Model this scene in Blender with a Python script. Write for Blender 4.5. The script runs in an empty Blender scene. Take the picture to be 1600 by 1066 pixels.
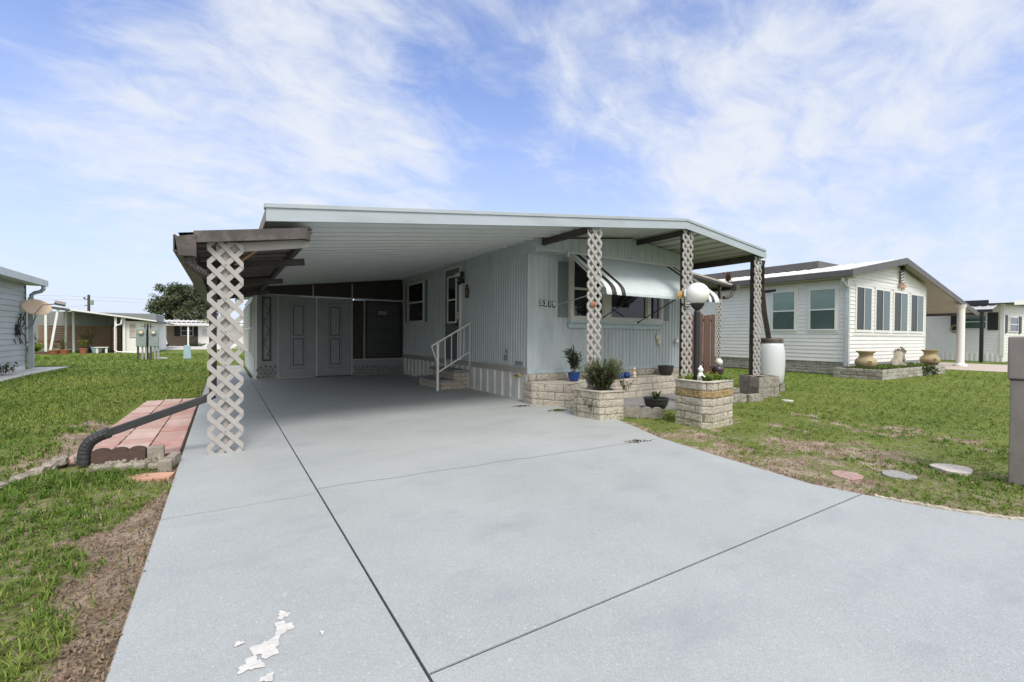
import bpy, math, random
import numpy as np
from mathutils import Vector, Matrix
random.seed(7); rng = np.random.default_rng(11)
SC = bpy.context.scene; COL = SC.collection

# ------------------------------------------------------------------ camera
def set_camera():
    yaw, pit, roll = math.radians(32.4), math.radians(-0.68), math.radians(0.44)
    F = Vector((math.sin(yaw)*math.cos(pit), math.cos(yaw)*math.cos(pit), math.sin(pit)))
    R0 = Vector((math.cos(yaw), -math.sin(yaw), 0)); U0 = R0.cross(F)
    R = R0*math.cos(roll) + U0*math.sin(roll); U = R.cross(F)
    cam = bpy.data.cameras.new('camera'); co = bpy.data.objects.new('camera', cam); COL.objects.link(co)
    m = Matrix((R, U, -F)).transposed().to_4x4(); m.translation = (0, 0, 1.2)
    co.matrix_world = m
    cam.sensor_width = 36; cam.lens = 711/1600*36; cam.clip_start = 0.05; cam.clip_end = 3000
    SC.camera = co
set_camera()

# ------------------------------------------------------------------ world, sun, exposure
SUN_DIR = Vector((-0.10, -0.56, 0.80)).normalized()
SUN_EL = math.asin(SUN_DIR.z)
def set_world():
    w = bpy.data.worlds.new("World"); SC.world = w; w.use_nodes = True
    nt = w.node_tree; nt.nodes.clear(); N = nt.nodes; Lk = nt.links
    out = N.new('ShaderNodeOutputWorld'); bg = N.new('ShaderNodeBackground'); bg.inputs['Strength'].default_value = 0.1
    sky = N.new('ShaderNodeTexSky'); sky.sky_type = 'NISHITA'; sky.sun_disc = False
    sky.sun_elevation = SUN_EL; sky.sun_rotation = math.atan2(SUN_DIR.x, SUN_DIR.y)
    sky.air_density = 1.0; sky.dust_density = 0.4; sky.ozone_density = 2.2
    tc = N.new('ShaderNodeTexCoord')
    def vm(op, a, b=None):
        n = N.new('ShaderNodeVectorMath'); n.operation = op
        for i, q in enumerate((a, b)):
            if q is None: continue
            if isinstance(q, (tuple, list)): n.inputs[i].default_value = q
            else: Lk.new(q, n.inputs[i])
        return n
    def mt(op, a, b=None, clamp=False):
        n = N.new('ShaderNodeMath'); n.operation = op; n.use_clamp = clamp
        for i, q in enumerate((a, b)):
            if q is None: continue
            if isinstance(q, (int, float)): n.inputs[i].default_value = q
            else: Lk.new(q, n.inputs[i])
        return n.outputs[0]
    sep = N.new('ShaderNodeSeparateXYZ'); Lk.new(tc.outputs['Generated'], sep.inputs[0])
    den = mt('ADD', mt('MAXIMUM', sep.outputs[2], 0.0), 0.32)
    cmb = N.new('ShaderNodeCombineXYZ')
    Lk.new(mt('DIVIDE', sep.outputs[0], den), cmb.inputs[0]); Lk.new(mt('DIVIDE', sep.outputs[1], den), cmb.inputs[1])
    cmb.inputs[2].default_value = 3.3
    mp = N.new('ShaderNodeMapping'); mp.inputs['Rotation'].default_value = (0, 0, math.radians(-25)); mp.inputs['Scale'].default_value = (1.0, 1.5, 1)
    Lk.new(cmb.outputs[0], mp.inputs[0])
    def noise(sc, det, rough, dist=0.0, vec=mp.outputs[0]):
        n = N.new('ShaderNodeTexNoise'); n.inputs['Scale'].default_value = sc; n.inputs['Detail'].default_value = det
        n.inputs['Roughness'].default_value = rough; n.inputs['Distortion'].default_value = dist; Lk.new(vec, n.inputs['Vector'])
        return n.outputs['Fac']
    n1 = noise(1.9, 9, 0.58, 0.3); n2 = noise(5.5, 10, 0.62, 0.5)
    dens = mt('ADD', mt('MULTIPLY', n1, 0.50), mt('MULTIPLY', n2, 0.50))
    # broad cloud banks by compass direction
    for d, rad, wgt in SKY_BANKS:
        dot = vm('DOT_PRODUCT', tc.outputs['Generated'], Vector(d).normalized()[:]).outputs['Value']
        c = math.cos(math.radians(rad))
        mr = N.new('ShaderNodeMapRange'); mr.interpolation_type = 'SMOOTHSTEP'
        mr.inputs['From Min'].default_value = c; mr.inputs['From Max'].default_value = 1.0
        mr.inputs['To Min'].default_value = 0; mr.inputs['To Max'].default_value = wgt
        Lk.new(dot, mr.inputs['Value']); dens = mt('ADD', dens, mr.outputs[0])
    cr = N.new('ShaderNodeMapRange'); cr.interpolation_type = 'SMOOTHSTEP'
    cr.inputs['From Min'].default_value = 0.45; cr.inputs['From Max'].default_value = 0.80
    cr.inputs['To Min'].default_value = 0.0; cr.inputs['To Max'].default_value = 0.93
    Lk.new(dens, cr.inputs['Value'])
    # milky air towards the horizon
    hz = N.new('ShaderNodeMapRange'); hz.inputs['From Min'].default_value = 0.0; hz.inputs['From Max'].default_value = 0.48
    hz.inputs['To Min'].default_value = 0.92; hz.inputs['To Max'].default_value = 0.10; Lk.new(sep.outputs[2], hz.inputs['Value'])
    tint = N.new('ShaderNodeMix'); tint.data_type = 'RGBA'; tint.blend_type = 'MULTIPLY'; tint.inputs['Factor'].default_value = 1
    Lk.new(sky.outputs[0], tint.inputs['A']); tint.inputs['B'].default_value = SKY_TINT
    m0 = N.new('ShaderNodeMix'); m0.data_type = 'RGBA'; Lk.new(hz.outputs[0], m0.inputs['Factor'])
    Lk.new(tint.outputs['Result'], m0.inputs['A']); m0.inputs['B'].default_value = SKY_HORIZON
    m1 = N.new('ShaderNodeMix'); m1.data_type = 'RGBA'; Lk.new(cr.outputs[0], m1.inputs['Factor'])
    Lk.new(m0.outputs['Result'], m1.inputs['A']); m1.inputs['B'].default_value = SKY_CLOUD
    # glow added to the unseen sky around the sun, brightens the front walls
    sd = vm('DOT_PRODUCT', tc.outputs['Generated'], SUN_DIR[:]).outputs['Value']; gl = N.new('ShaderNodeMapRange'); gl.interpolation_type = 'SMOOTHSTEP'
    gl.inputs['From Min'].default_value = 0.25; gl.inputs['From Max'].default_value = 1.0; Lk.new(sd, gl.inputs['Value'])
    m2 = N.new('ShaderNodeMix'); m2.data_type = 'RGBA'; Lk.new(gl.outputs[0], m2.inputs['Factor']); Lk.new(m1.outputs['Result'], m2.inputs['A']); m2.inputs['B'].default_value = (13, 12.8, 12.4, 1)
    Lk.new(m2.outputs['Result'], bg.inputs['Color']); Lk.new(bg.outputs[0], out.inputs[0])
SKY_TINT = (1.75, 1.72, 2.05, 1)
SKY_HORIZON = (5.3, 5.9, 7.4, 1)
SKY_CLOUD = (6.9, 7.2, 7.7, 1)
SKY_BANKS = [((0.102, 0.948, 0.302), 22, 0.15), ((0.116, 0.888, 0.445), 13, 0.06), ((-0.154, 0.917, 0.367), 10, 0.06),
             ((0.725, 0.509, 0.465), 24, 0.085), ((0.912, 0.252, 0.323), 30, 0.12), ((0.37, 0.767, 0.524), 12, -0.04),
             ((0.611, 0.723, 0.322), 14, -0.06), ((-0.22, 0.878, 0.425), 9, -0.05), ((-0.3, -0.7, 0.7), 75, 0.40)]  # last bank: unseen cloud added behind the camera to whiten the light
set_world()
sl = bpy.data.lights.new('sun', 'SUN'); sl.energy = 2.35; sl.angle = math.radians(20); sl.color = (1, 0.945, 0.875)
so = bpy.data.objects.new('sun', sl); COL.objects.link(so); so.rotation_euler = SUN_DIR.to_track_quat('Z', 'Y').to_euler(); so.location = (0, 0, 30)
SC.view_settings.view_transform = 'Standard'; SC.view_settings.look = 'None'
SC.view_settings.exposure = 0.31; SC.view_settings.gamma = 1
SC.render.engine = 'CYCLES'; SC.cycles.max_bounces = 8; SC.cycles.diffuse_bounces = 5

# ------------------------------------------------------------------ materials
MATS = {}
def mat(name, col, rough=0.6, var=0.12, scale=6.0, bump=0.0, bscale=60.0, metal=0.0, spec=0.5, stain=None, stain_scale=1.5, stain_amt=0.3, stretch=(1, 1, 1), trans=0.0, col2=None, coat=0.0, speck=None):
    if name in MATS: return MATS[name]
    m = bpy.data.materials.new(name); m.use_nodes = True; nt = m.node_tree; N = nt.nodes; L = nt.links
    b = N['Principled BSDF']; b.inputs['Roughness'].default_value = rough; b.inputs['Metallic'].default_value = metal
    b.inputs['Specular IOR Level'].default_value = spec; b.inputs['Coat Weight'].default_value = coat
    if trans: b.inputs['Transmission Weight'].default_value = trans
    geo = N.new('ShaderNodeNewGeometry')
    mp = N.new('ShaderNodeMapping'); mp.inputs['Scale'].default_value = stretch; L.new(geo.outputs['Position'], mp.inputs[0])
    n = N.new('ShaderNodeTexNoise'); n.inputs['Scale'].default_value = scale; n.inputs['Detail'].default_value = 6; n.inputs['Roughness'].default_value = 0.6
    L.new(mp.outputs[0], n.inputs['Vector'])
    c = Vector(col[:3]); lo = c*(1-var); hi = c*(1+var)
    if col2: lo, hi = c, Vector(col2)
    mx = N.new('ShaderNodeMix'); mx.data_type = 'RGBA'; mx.inputs['A'].default_value = (*lo, 1); mx.inputs['B'].default_value = (*hi, 1)
    mr = N.new('ShaderNodeMapRange'); mr.inputs['From Min'].default_value = 0.3; mr.inputs['From Max'].default_value = 0.7; L.new(n.outputs['Fac'], mr.inputs['Value'])
    L.new(mr.outputs[0], mx.inputs['Factor']); res = mx.outputs['Result']
    if stain:
        s = N.new('ShaderNodeTexNoise'); s.inputs['Scale'].default_value = stain_scale; s.inputs['Detail'].default_value = 8; s.inputs['Roughness'].default_value = 0.68
        L.new(mp.outputs[0], s.inputs['Vector'])
        r = N.new('ShaderNodeMapRange'); r.inputs['From Min'].default_value = 0.50; r.inputs['From Max'].default_value = 0.72; r.inputs['To Max'].default_value = stain_amt
        L.new(s.outputs['Fac'], r.inputs['Value'])
        m2 = N.new('ShaderNodeMix'); m2.data_type = 'RGBA'; m2.inputs['B'].default_value = (*stain, 1); L.new(res, m2.inputs['A']); L.new(r.outputs[0], m2.inputs['Factor']); res = m2.outputs['Result']
    if speck:
        for scl, thr, cc, amt in speck:
            v = N.new('ShaderNodeTexVoronoi'); v.inputs['Scale'].default_value = scl; L.new(geo.outputs['Position'], v.inputs['Vector'])
            sp = N.new('ShaderNodeSeparateColor'); L.new(v.outputs['Color'], sp.inputs[0])
            g = N.new('ShaderNodeMath'); g.operation = 'GREATER_THAN'; g.inputs[1].default_value = thr; L.new(sp.outputs[0], g.inputs[0])
            gm = N.new('ShaderNodeMath'); gm.operation = 'MULTIPLY'; gm.inputs[1].default_value = amt; L.new(g.outputs[0], gm.inputs[0])
            m3 = N.new('ShaderNodeMix'); m3.data_type = 'RGBA'; m3.inputs['B'].default_value = (*cc, 1); L.new(res, m3.inputs['A']); L.new(gm.outputs[0], m3.inputs['Factor']); res = m3.outputs['Result']
    L.new(res, b.inputs['Base Color'])
    if bump:
        bn = N.new('ShaderNodeTexNoise'); bn.inputs['Scale'].default_value = bscale; bn.inputs['Detail'].default_value = 5; L.new(geo.outputs['Position'], bn.inputs['Vector'])
        bp = N.new('ShaderNodeBump'); bp.inputs['Strength'].default_value = bump; bp.inputs['Distance'].default_value = 0.01
        L.new(bn.outputs['Fac'], bp.inputs['Height']); L.new(bp.outputs[0], b.inputs['Normal'])
    MATS[name] = m; return m
def attr_mat(name, rough=0.6, trans=0.0, bump=0.0, bscale=50, var=0.1, subs=0.0):
    m = bpy.data.materials.new(name); m.use_nodes = True; N = m.node_tree.nodes; L = m.node_tree.links; b = N['Principled BSDF']
    b.inputs['Roughness'].default_value = rough; b.inputs['Specular IOR Level'].default_value = 0.2
    tl = N.new('ShaderNodeBsdfTranslucent'); ms = N.new('ShaderNodeMixShader'); ms.inputs[0].default_value = .35; o_ = N['Material Output']; L.new(b.outputs[0], ms.inputs[1]); L.new(tl.outputs[0], ms.inputs[2]); L.new(ms.outputs[0], o_.inputs['Surface'])
    a = N.new('ShaderNodeAttribute'); a.attribute_name = 'tint'
    L.new(a.outputs['Color'], b.inputs['Base Color']); L.new(a.outputs['Color'], tl.inputs['Color'])
    MATS[name] = m; return m

M_siding = mat('blue_grey_metal_siding', (0.43, 0.475, 0.50), 0.42, 0.07, 3, 0.05, 30, stain=(0.24, 0.27, 0.27), stain_scale=1.3, stain_amt=0.35, stretch=(2, 2, .5))
M_siding_dark = mat('grey_metal_siding', (0.21, 0.225, 0.23), 0.45, 0.08, 3, 0.05, 30, stretch=(2, 2, .5))
M_flash = mat('pale_blue_flashing', (0.40, 0.475, 0.51), 0.45, 0.1, 5, stain=(.25, .3, .33), stain_amt=.35)
M_skirt = mat('white_skirting', (0.60, 0.60, 0.58), 0.5, 0.06, 6, stain=(0.32, 0.32, 0.28), stain_scale=3, stain_amt=0.5)
M_belt = mat('beige_belt', (0.36, 0.35, 0.32), 0.5, 0.08, 6)
M_fascia = mat('weathered_blue_fascia', (0.37, 0.42, 0.46), 0.45, 0.07, 2.2, stain=(0.24, 0.27, 0.28), stain_scale=2.3, stain_amt=0.45, stretch=(.6, 1, 2))
M_ceil = mat('white_roof_pan', (0.55, 0.58, 0.60), 0.42, 0.05, 3)
M_ceil2 = mat('cream_porch_pan', (0.58, 0.58, 0.54), 0.5, 0.06, 2, stain=(0.4, 0.38, 0.33), stain_amt=0.3)
M_brown = mat('dark_brown_metal', (0.045, 0.036, 0.031), 0.42, 0.2, 8, stain=(0.10, 0.08, 0.065), stain_scale=4, stain_amt=0.5)
M_gutter = mat('faded_brown_gutter', (0.062, 0.053, 0.049), 0.5, 0.25, 7, 0.1, 40, stain=(0.22, 0.175, 0.155), stain_scale=3.5, stain_amt=0.6)
M_lattice = mat('weathered_white_lattice', (0.36, 0.345, 0.33), 0.55, 0.06, 8, stain=(0.33, 0.31, 0.28), stain_scale=5, stain_amt=0.5)
M_white = mat('white_painted_metal', (0.74, 0.74, 0.72), 0.4, 0.04, 8)
M_frame = mat('aluminium_window_frame', (0.55, 0.54, 0.50), 0.4, 0.07, 8)
M_glass = mat('dark_window_glass', (0.012, 0.013, 0.014), 0.04, 0.2, 2, spec=0.6)
M_glassg = mat('green_tinted_glass', (0.075, 0.12, 0.11), 0.05, 0.1, 1, spec=0.55)
M_glassk = mat('grey_screened_glass', (0.055, 0.06, 0.06), 0.35, 0.1, 3, spec=0.2)
M_blind = mat('green_blind_behind_glass', (0.22, 0.31, 0.29), 0.12, 0.08, 4, spec=0.7, stretch=(1, 1, 3))
M_door = mat('slate_grey_door_paint', (0.215, 0.24, 0.25), 0.45, 0.06, 4)
M_door_line = mat('charcoal_moulding', (0.045, 0.052, 0.055), 0.5, 0.1, 6)
M_screen = mat('brown_screen', (0.020, 0.014, 0.011), 0.55, 0.2, 3)
M_shutter = mat('dull_grey_shutter', (0.17, 0.195, 0.205), 0.5, 0.08, 5)
M_black = mat('black_paint', (0.018, 0.018, 0.02), 0.45, 0.15, 8)
M_blackp = mat('black_plastic', (0.028, 0.027, 0.028), 0.5, 0.2, 9, 0.1, 80)
M_pipe = mat('charcoal_downspout', (0.035, 0.037, 0.040), 0.38, 0.15, 9, stain=(0.08, 0.08, 0.08), stain_amt=0.5)
M_stone = mat('split_face_stone', (0.43, 0.39, 0.33), 0.85, 0.2, 12, 0.9, 55, stain=(0.28, 0.25, 0.2), stain_scale=7, stain_amt=0.55)
M_stone_old = mat('mossy_split_face_stone', (0.42, 0.39, 0.31), 0.9, 0.22, 12, 1.0, 55, stain=(0.12, 0.115, 0.075), stain_scale=10, stain_amt=0.9)
M_stone_ochre = mat('ochre_split_face_stone', (0.33, 0.24, 0.12), 0.9, 0.3, 25, 1.0, 60, stain=(0.13, 0.09, 0.05), stain_scale=14, stain_amt=0.8)
M_stone_grey = mat('grey_split_face_stone', (0.27, 0.25, 0.215), 0.9, 0.3, 14, 1.0, 50, stain=(0.12, 0.11, 0.09), stain_scale=9, stain_amt=0.7)
M_stone_bed = mat('mottled_bed_stone', (0.36, 0.345, 0.30), 0.9, 0.25, 8, 1.0, 40, stain=(0.12, 0.12, 0.10), stain_scale=3, stain_amt=0.8)
M_mortar = mat('mortar', (0.17, 0.15, 0.125), 0.95, 0.2, 20, 0.3, 80)
M_cap = mat('pale_cap_mortar', (0.46, 0.43, 0.37), 0.85, 0.15, 16, 0.6, 60)
M_soil = mat('dark_soil', (0.06, 0.045, 0.03), 0.95, 0.3, 30, 0.8, 60)
M_conc = mat('pale_concrete', (0.52, 0.51, 0.48), 0.9, 0.1, 6, 0.2, 60, stain=(0.38, 0.37, 0.34), stain_amt=0.4)
M_concp = mat('pinkish_concrete_drive', (0.46, 0.40, 0.35), 0.9, 0.1, 3, 0.2, 60)
M_paver = mat('faded_pink_paver', (0.45, 0.285, 0.25), 0.9, 0.12, 5, 0.5, 90, stain=(0.56, 0.44, 0.40), stain_scale=2.5, stain_amt=0.7, speck=[(260, 0.86, (0.24, .16, .14), .45)])
M_paver_or = mat('orange_paver', (0.50, 0.28, 0.20), 0.9, 0.15, 6, 0.5, 90)
M_edging = mat('dark_red_brown_edging', (0.085, 0.052, 0.042), 0.8, 0.25, 12, 0.6, 60)
M_rock = mat('grey_edging_stone', (0.27, 0.24, 0.20), 0.9, 0.22, 12, 0.9, 40, stain=(0.2, 0.17, 0.13), stain_scale=8, stain_amt=0.7)
M_wood_fence = mat('brown_stained_board', (0.115, 0.062, 0.046), 0.75, 0.25, 9, 0.3, 60, stretch=(4, 4, .6))
M_wood_slat = mat('cedar_slat', (0.25, 0.135, 0.07), 0.7, 0.35, 3, stretch=(.4, 1, 12))
M_barrel = mat('white_barrel_plastic', (0.58, 0.60, 0.625), 0.35, 0.03, 3, stain=(.5, .52, .5), stain_amt=.35)
M_globe = mat('frosted_white_globe', (0.82, 0.81, 0.78), 0.25, 0.03, 3, spec=0.6, stain=(0.6, 0.56, 0.44), stain_scale=3, stain_amt=0.25)
M_terra = mat('ochre_clay', (0.35, 0.275, 0.155), 0.7, 0.2, 6, 0.2, 50, stain=(.24, .19, .1), stain_scale=4, stain_amt=.5)
M_terra2 = mat('terracotta', (0.33, 0.12, 0.06), 0.8, 0.2, 8)
M_statue = mat('weathered_cast_stone', (0.36, 0.325, 0.27), 0.9, 0.2, 12, 0.8, 40, stain=(0.22, 0.18, 0.12), stain_scale=8, stain_amt=0.6)
M_blue = mat('cobalt_glaze', (0.012, 0.05, 0.22), 0.2, 0.2, 8)
M_whitevinyl = mat('white_vinyl_siding', (0.74, 0.735, 0.715), 0.5, 0.04, 2, stain=(0.56, 0.56, 0.54), stain_scale=1.5, stain_amt=0.25)
M_greyvinyl = mat('grey_vinyl_siding', (0.46, 0.47, 0.47), 0.5, 0.04, 2)
M_dgrey = mat('charcoal_trim', (0.105, 0.098, 0.092), 0.5, 0.12, 4, stain=(.17, .15, .14), stain_amt=.4)
M_roofw = mat('white_metal_roof', (0.66, 0.66, 0.65), 0.4, 0.06, 2)
M_tan = mat('tan_stucco', (0.33, 0.265, 0.21), 0.8, 0.06, 1.5)
M_soffit = mat('beige_soffit', (0.42, 0.39, 0.335), 0.6, 0.05, 2)
M_post = mat('weathered_taupe_post', (0.255, 0.225, 0.20), 0.8, 0.12, 9, 0.25, 60, stain=(0.13, 0.105, 0.08), stain_scale=5, stain_amt=0.6, stretch=(1, 1, .5))
M_galv = mat('galvanised_grey', (0.25, 0.30, 0.29), 0.5, 0.1, 8, stain=(.18, .2, .19), stain_amt=.4)
M_pvc = mat('grey_pvc', (0.30, 0.32, 0.33), 0.5, 0.08, 8)
M_paleblue = mat('pale_blue_plastic', (0.34, 0.46, 0.52), 0.5, 0.05, 6)
M_bark = mat('grey_bark', (0.12, 0.10, 0.08), 0.9, 0.25, 12, 0.6, 40)
M_polewood = mat('utility_pole_wood', (0.07, 0.06, 0.055), 0.9, 0.2, 12)
M_dish = mat('sun_stained_dish', (0.60, 0.46, 0.33), 0.6, 0.06, 4, stain=(0.50, 0.30, 0.15), stain_scale=1.2, stain_amt=0.6)
M_orange = mat('rusty_orange_shell', (0.27, 0.12, 0.06), 0.7, 0.3, 40)
M_yellow = mat('ochre_yellow_shell', (0.40, 0.25, 0.06), 0.6, 0.25, 40)
M_creamshell = mat('cream_shell', (0.60, 0.53, 0.40), 0.5, 0.15, 30)
M_brass = mat('brass', (0.55, 0.42, 0.18), 0.35, 0.1, 10, metal=0.8)
M_paper = mat('white_paper', (0.62, 0.62, 0.62), 0.8, 0.05, 20)
M_leaf = attr_mat('leaf_green'); 
def mk_drive():
    m = mat('grey_epoxy_concrete', (0.340, 0.362, 0.366), 0.55, 0.07, 1.1, 0.25, 160, stain=(0.25, 0.275, 0.285), stain_scale=0.6, stain_amt=0.5,
            speck=[(230, 0.80, (0.54, 0.57, 0.57), .26), (280, 0.86, (0.20, 0.215, 0.23), .45), (120, 0.992, (.58, .60, .61), .35)])
    N = m.node_tree.nodes; L = m.node_tree.links; b = N['Principled BSDF']; src = b.inputs['Base Color'].links[0].from_socket; g = N.new('ShaderNodeNewGeometry')
    for sc, st, lo, hi, amt, cc in ((1.7, (1, 1.8, 1), .52, .72, .4, (.22, .245, .26)), (.38, (1, 1, 1), .45, .65, .35, (.42, .44, .44)), (7, (1, 2.6, 1), .66, .76, .32, (.17, .18, .19))):
        mp = N.new('ShaderNodeMapping'); mp.inputs['Scale'].default_value = st; mp.inputs['Location'].default_value = (3.1*sc, 1.7, 0); L.new(g.outputs['Position'], mp.inputs[0])
        n = N.new('ShaderNodeTexNoise'); n.inputs['Scale'].default_value = sc; n.inputs['Detail'].default_value = 9; n.inputs['Roughness'].default_value = .65; L.new(mp.outputs[0], n.inputs['Vector'])
        r = N.new('ShaderNodeMapRange'); r.inputs['From Min'].default_value = lo; r.inputs['From Max'].default_value = hi; r.inputs['To Max'].default_value = amt; L.new(n.outputs['Fac'], r.inputs['Value'])
        x = N.new('ShaderNodeMix'); x.data_type = 'RGBA'; L.new(r.outputs[0], x.inputs['Factor']); L.new(src, x.inputs['A']); x.inputs['B'].default_value = (*cc, 1); src = x.outputs['Result']
    L.new(src, b.inputs['Base Color'])
    return m
M_drive = mk_drive()
M_drive_side = mat('slab_edge_concrete', (0.40, 0.36, 0.32), 0.9, 0.15, 15, 0.5, 60)
M_joint = mat('black_joint_filler', (0.03, 0.03, 0.032), 0.8, 0.3, 20)
M_crack = mat('faded_joint_line', (0.25, 0.275, 0.30), 0.7, 0.15, 20)
M_chip = mat('bare_white_primer', (0.56, 0.55, 0.53), 0.9, 0.12, 30, 0.5, 90, stain=(.40, .41, .41), stain_scale=18, stain_amt=.7)
M_porchslab = mat('porch_slab', (0.20, 0.20, 0.20), 0.8, 0.15, 3, 0.2, 80, stain=(.28, .22, .18), stain_amt=.5)

# ------------------------------------------------------------------ object helpers
WL = {}
def tag(o, label=None, cat=None, group=None, kind=None):
    if label: o['label'] = label
    if cat: o['category'] = cat
    if group: o['group'] = group
    if kind: o['kind'] = kind
    return o
def thing(name, label, cat, loc=(0, 0, 0), group=None):
    o = bpy.data.objects.new(name, None); o.empty_display_size = 0.1; COL.objects.link(o); o.location = loc; WL[o.name] = Vector(loc)
    return tag(o, label, cat, group)
class MB:
    def __init__(s): s.v = []; s.f = []; s.mi = []; s.cur = 0
    def add(s, vs, fs):
        b = len(s.v); s.v.extend([tuple(v) for v in vs])
        for f in fs: s.f.append(tuple(b+i for i in f)); s.mi.append(s.cur)
        return s
    def box(s, x0, y0, z0, x1, y1, z1):
        x0, x1 = min(x0, x1), max(x0, x1); y0, y1 = min(y0, y1), max(y0, y1); z0, z1 = min(z0, z1), max(z0, z1)
        v = [(x, y, z) for z in (z0, z1) for y in (y0, y1) for x in (x0, x1)]
        return s.add(v, [(0, 2, 3, 1), (4, 5, 7, 6), (0, 1, 5, 4), (2, 6, 7, 3), (0, 4, 6, 2), (1, 3, 7, 5)])
    def obox(s, c, u, v, w):      # centre and three half-axis vectors
        c, u, v, w = map(Vector, (c, u, v, w))
        vs = [c+a*u+b*v+d*w for d in (-1, 1) for b in (-1, 1) for a in (-1, 1)]
        return s.add(vs, [(0, 2, 3, 1), (4, 5, 7, 6), (0, 1, 5, 4), (2, 6, 7, 3), (0, 4, 6, 2), (1, 3, 7, 5)])
    def bar(s, a, b, w, h=None, up=(0, 0, 1)):
        a, b = Vector(a), Vector(b); d = b-a; L = d.length; d.normalize(); h = h or w
        up = Vector(up)
        if abs(d.dot(up)) > .98: up = Vector((0, 1, 0))
        r = d.cross(up).normalized(); u = r.cross(d)
        return s.obox((a+b)/2, d*(L/2), r*(w/2), u*(h/2))
    def tube(s, pts, r, n=10, cap=True):
        pts = [Vector(p) for p in pts]; k = len(pts); rs = r if isinstance(r, (list, tuple)) else [r]*k
        base = len(s.v); vs = []; prev = None
        for i, p in enumerate(pts):
            d = (pts[min(i+1, k-1)]-pts[max(i-1, 0)]).normalized()
            if prev is None:
                a = Vector((0, 0, 1)) if abs(d.z) < .9 else Vector((1, 0, 0)); x = d.cross(a).normalized()
            else: x = (prev - d*prev.dot(d)).normalized()
            prev = x; y = d.cross(x)
            for j in range(n):
                t = 2*math.pi*j/n; vs.append(p + (x*math.cos(t)+y*math.sin(t))*rs[i])
        fs = [(i*n+j, i*n+(j+1) % n, (i+1)*n+(j+1) % n, (i+1)*n+j) for i in range(k-1) for j in range(n)]
        if cap: fs += [tuple(range(n))[::-1], tuple((k-1)*n+j for j in range(n))]
        return s.add(vs, fs)
    def lathe(s, c, prof, n=28, sx=1, sy=1):
        c = Vector(c); vs = []; k = len(prof)
        for r, z in prof:
            for j in range(n):
                t = 2*math.pi*j/n; vs.append(c+Vector((r*sx*math.cos(t), r*sy*math.sin(t), z)))
        fs = [(i*n+j, i*n+(j+1) % n, (i+1)*n+(j+1) % n, (i+1)*n+j) for i in range(k-1) for j in range(n)]
        if prof[0][0] > 1e-4: fs.append(tuple(range(n))[::-1])
        if prof[-1][0] > 1e-4: fs.append(tuple((k-1)*n+j for j in range(n)))
        return s.add(vs, fs)
    def ball(s, c, r, n=14, m=9, sc=(1, 1, 1)):
        prof = [(r*math.sin(math.pi*i/m), -r*math.cos(math.pi*i/m)*sc[2]) for i in range(m+1)]
        prof[0] = (0.0005, prof[0][1]); prof[-1] = (0.0005, prof[-1][1])
        return s.lathe(c, prof, n, sc[0], sc[1])
    def prism(s, poly, f):         # poly 2d (ccw), f(a,b,t) -> 3d for t in 0,1
        n = len(poly); vs = [f(a, b, 0) for a, b in poly]+[f(a, b, 1) for a, b in poly]
        fs = [tuple(range(n))[::-1], tuple(range(n, 2*n))]+[(i, (i+1) % n, n+(i+1) % n, n+i) for i in range(n)]
        return s.add(vs, fs)
    def corr(s, p0, u, v, nrm, L, H, prof, pitch, start=0.0):
        """corrugated sheet: u along the pattern, v along the ribs, H number or function(sdist)->(h0,h1)"""
        p0, u, v, nrm = map(Vector, (p0, u, v, nrm)); ss = []
        k = -1
        while k*pitch < L+pitch:
            for a, o in prof: ss.append((k*pitch+a*pitch+start, o))
            k += 1
        ss = [(a, o) for a, o in ss if 0 <= a <= L]
        if ss[0][0] > 1e-6: ss.insert(0, (0, ss[0][1]))
        if ss[-1][0] < L-1e-6: ss.append((L, ss[-1][1]))
        vs = []
        for a, o in ss:
            h0, h1 = H(a) if callable(H) else (0, H)
            q = p0+u*a+nrm*o; vs += [q+v*h0, q+v*h1]
        return s.add(vs, [(2*i, 2*i+2, 2*i+3, 2*i+1) for i in range(len(ss)-1)])
    def build(s, name, m, parent=None, origin=None, smooth=False, bevel=0, solid=0, attr=None):
        me = bpy.data.meshes.new(name)
        off = WL[parent.name] if parent else Vector(origin) if origin is not None else Vector((0, 0, 0))
        me.from_pydata([(a-off.x, b-off.y, c-off.z) for a, b, c in s.v], [], s.f)
        ms = m if isinstance(m, (list, tuple)) else [m]
        for q in ms: me.materials.append(q)
        if len(ms) > 1: me.polygons.foreach_set('material_index', s.mi)
        if smooth: me.polygons.foreach_set('use_smooth', [True]*len(s.f))
        if attr is not None:
            at = me.color_attributes.new('tint', 'FLOAT_COLOR', 'POINT'); at.data.foreach_set('color', np.asarray(attr, dtype=np.float32).ravel())
        me.update()
        o = bpy.data.objects.new(name, me); COL.objects.link(o); WL[o.name] = off
        if parent: o.parent = parent
        else: o.location = off
        if solid:
            md = o.modifiers.new('solid', 'SOLIDIFY'); md.thickness = solid; md.offset = -1
        if bevel:
            md = o.modifiers.new('bevel', 'BEVEL'); md.width = bevel; md.segments = 2; md.limit_method = 'ANGLE'
        return o
def struct(o): o['kind'] = 'structure'; return o
def copy_tree(o, parent=None):
    c = o.copy(); COL.objects.link(c); c.parent = parent; WL[c.name] = WL.get(o.name, Vector((0, 0, 0)))
    for ch in list(o.children): copy_tree(ch, c)
    return c
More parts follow.
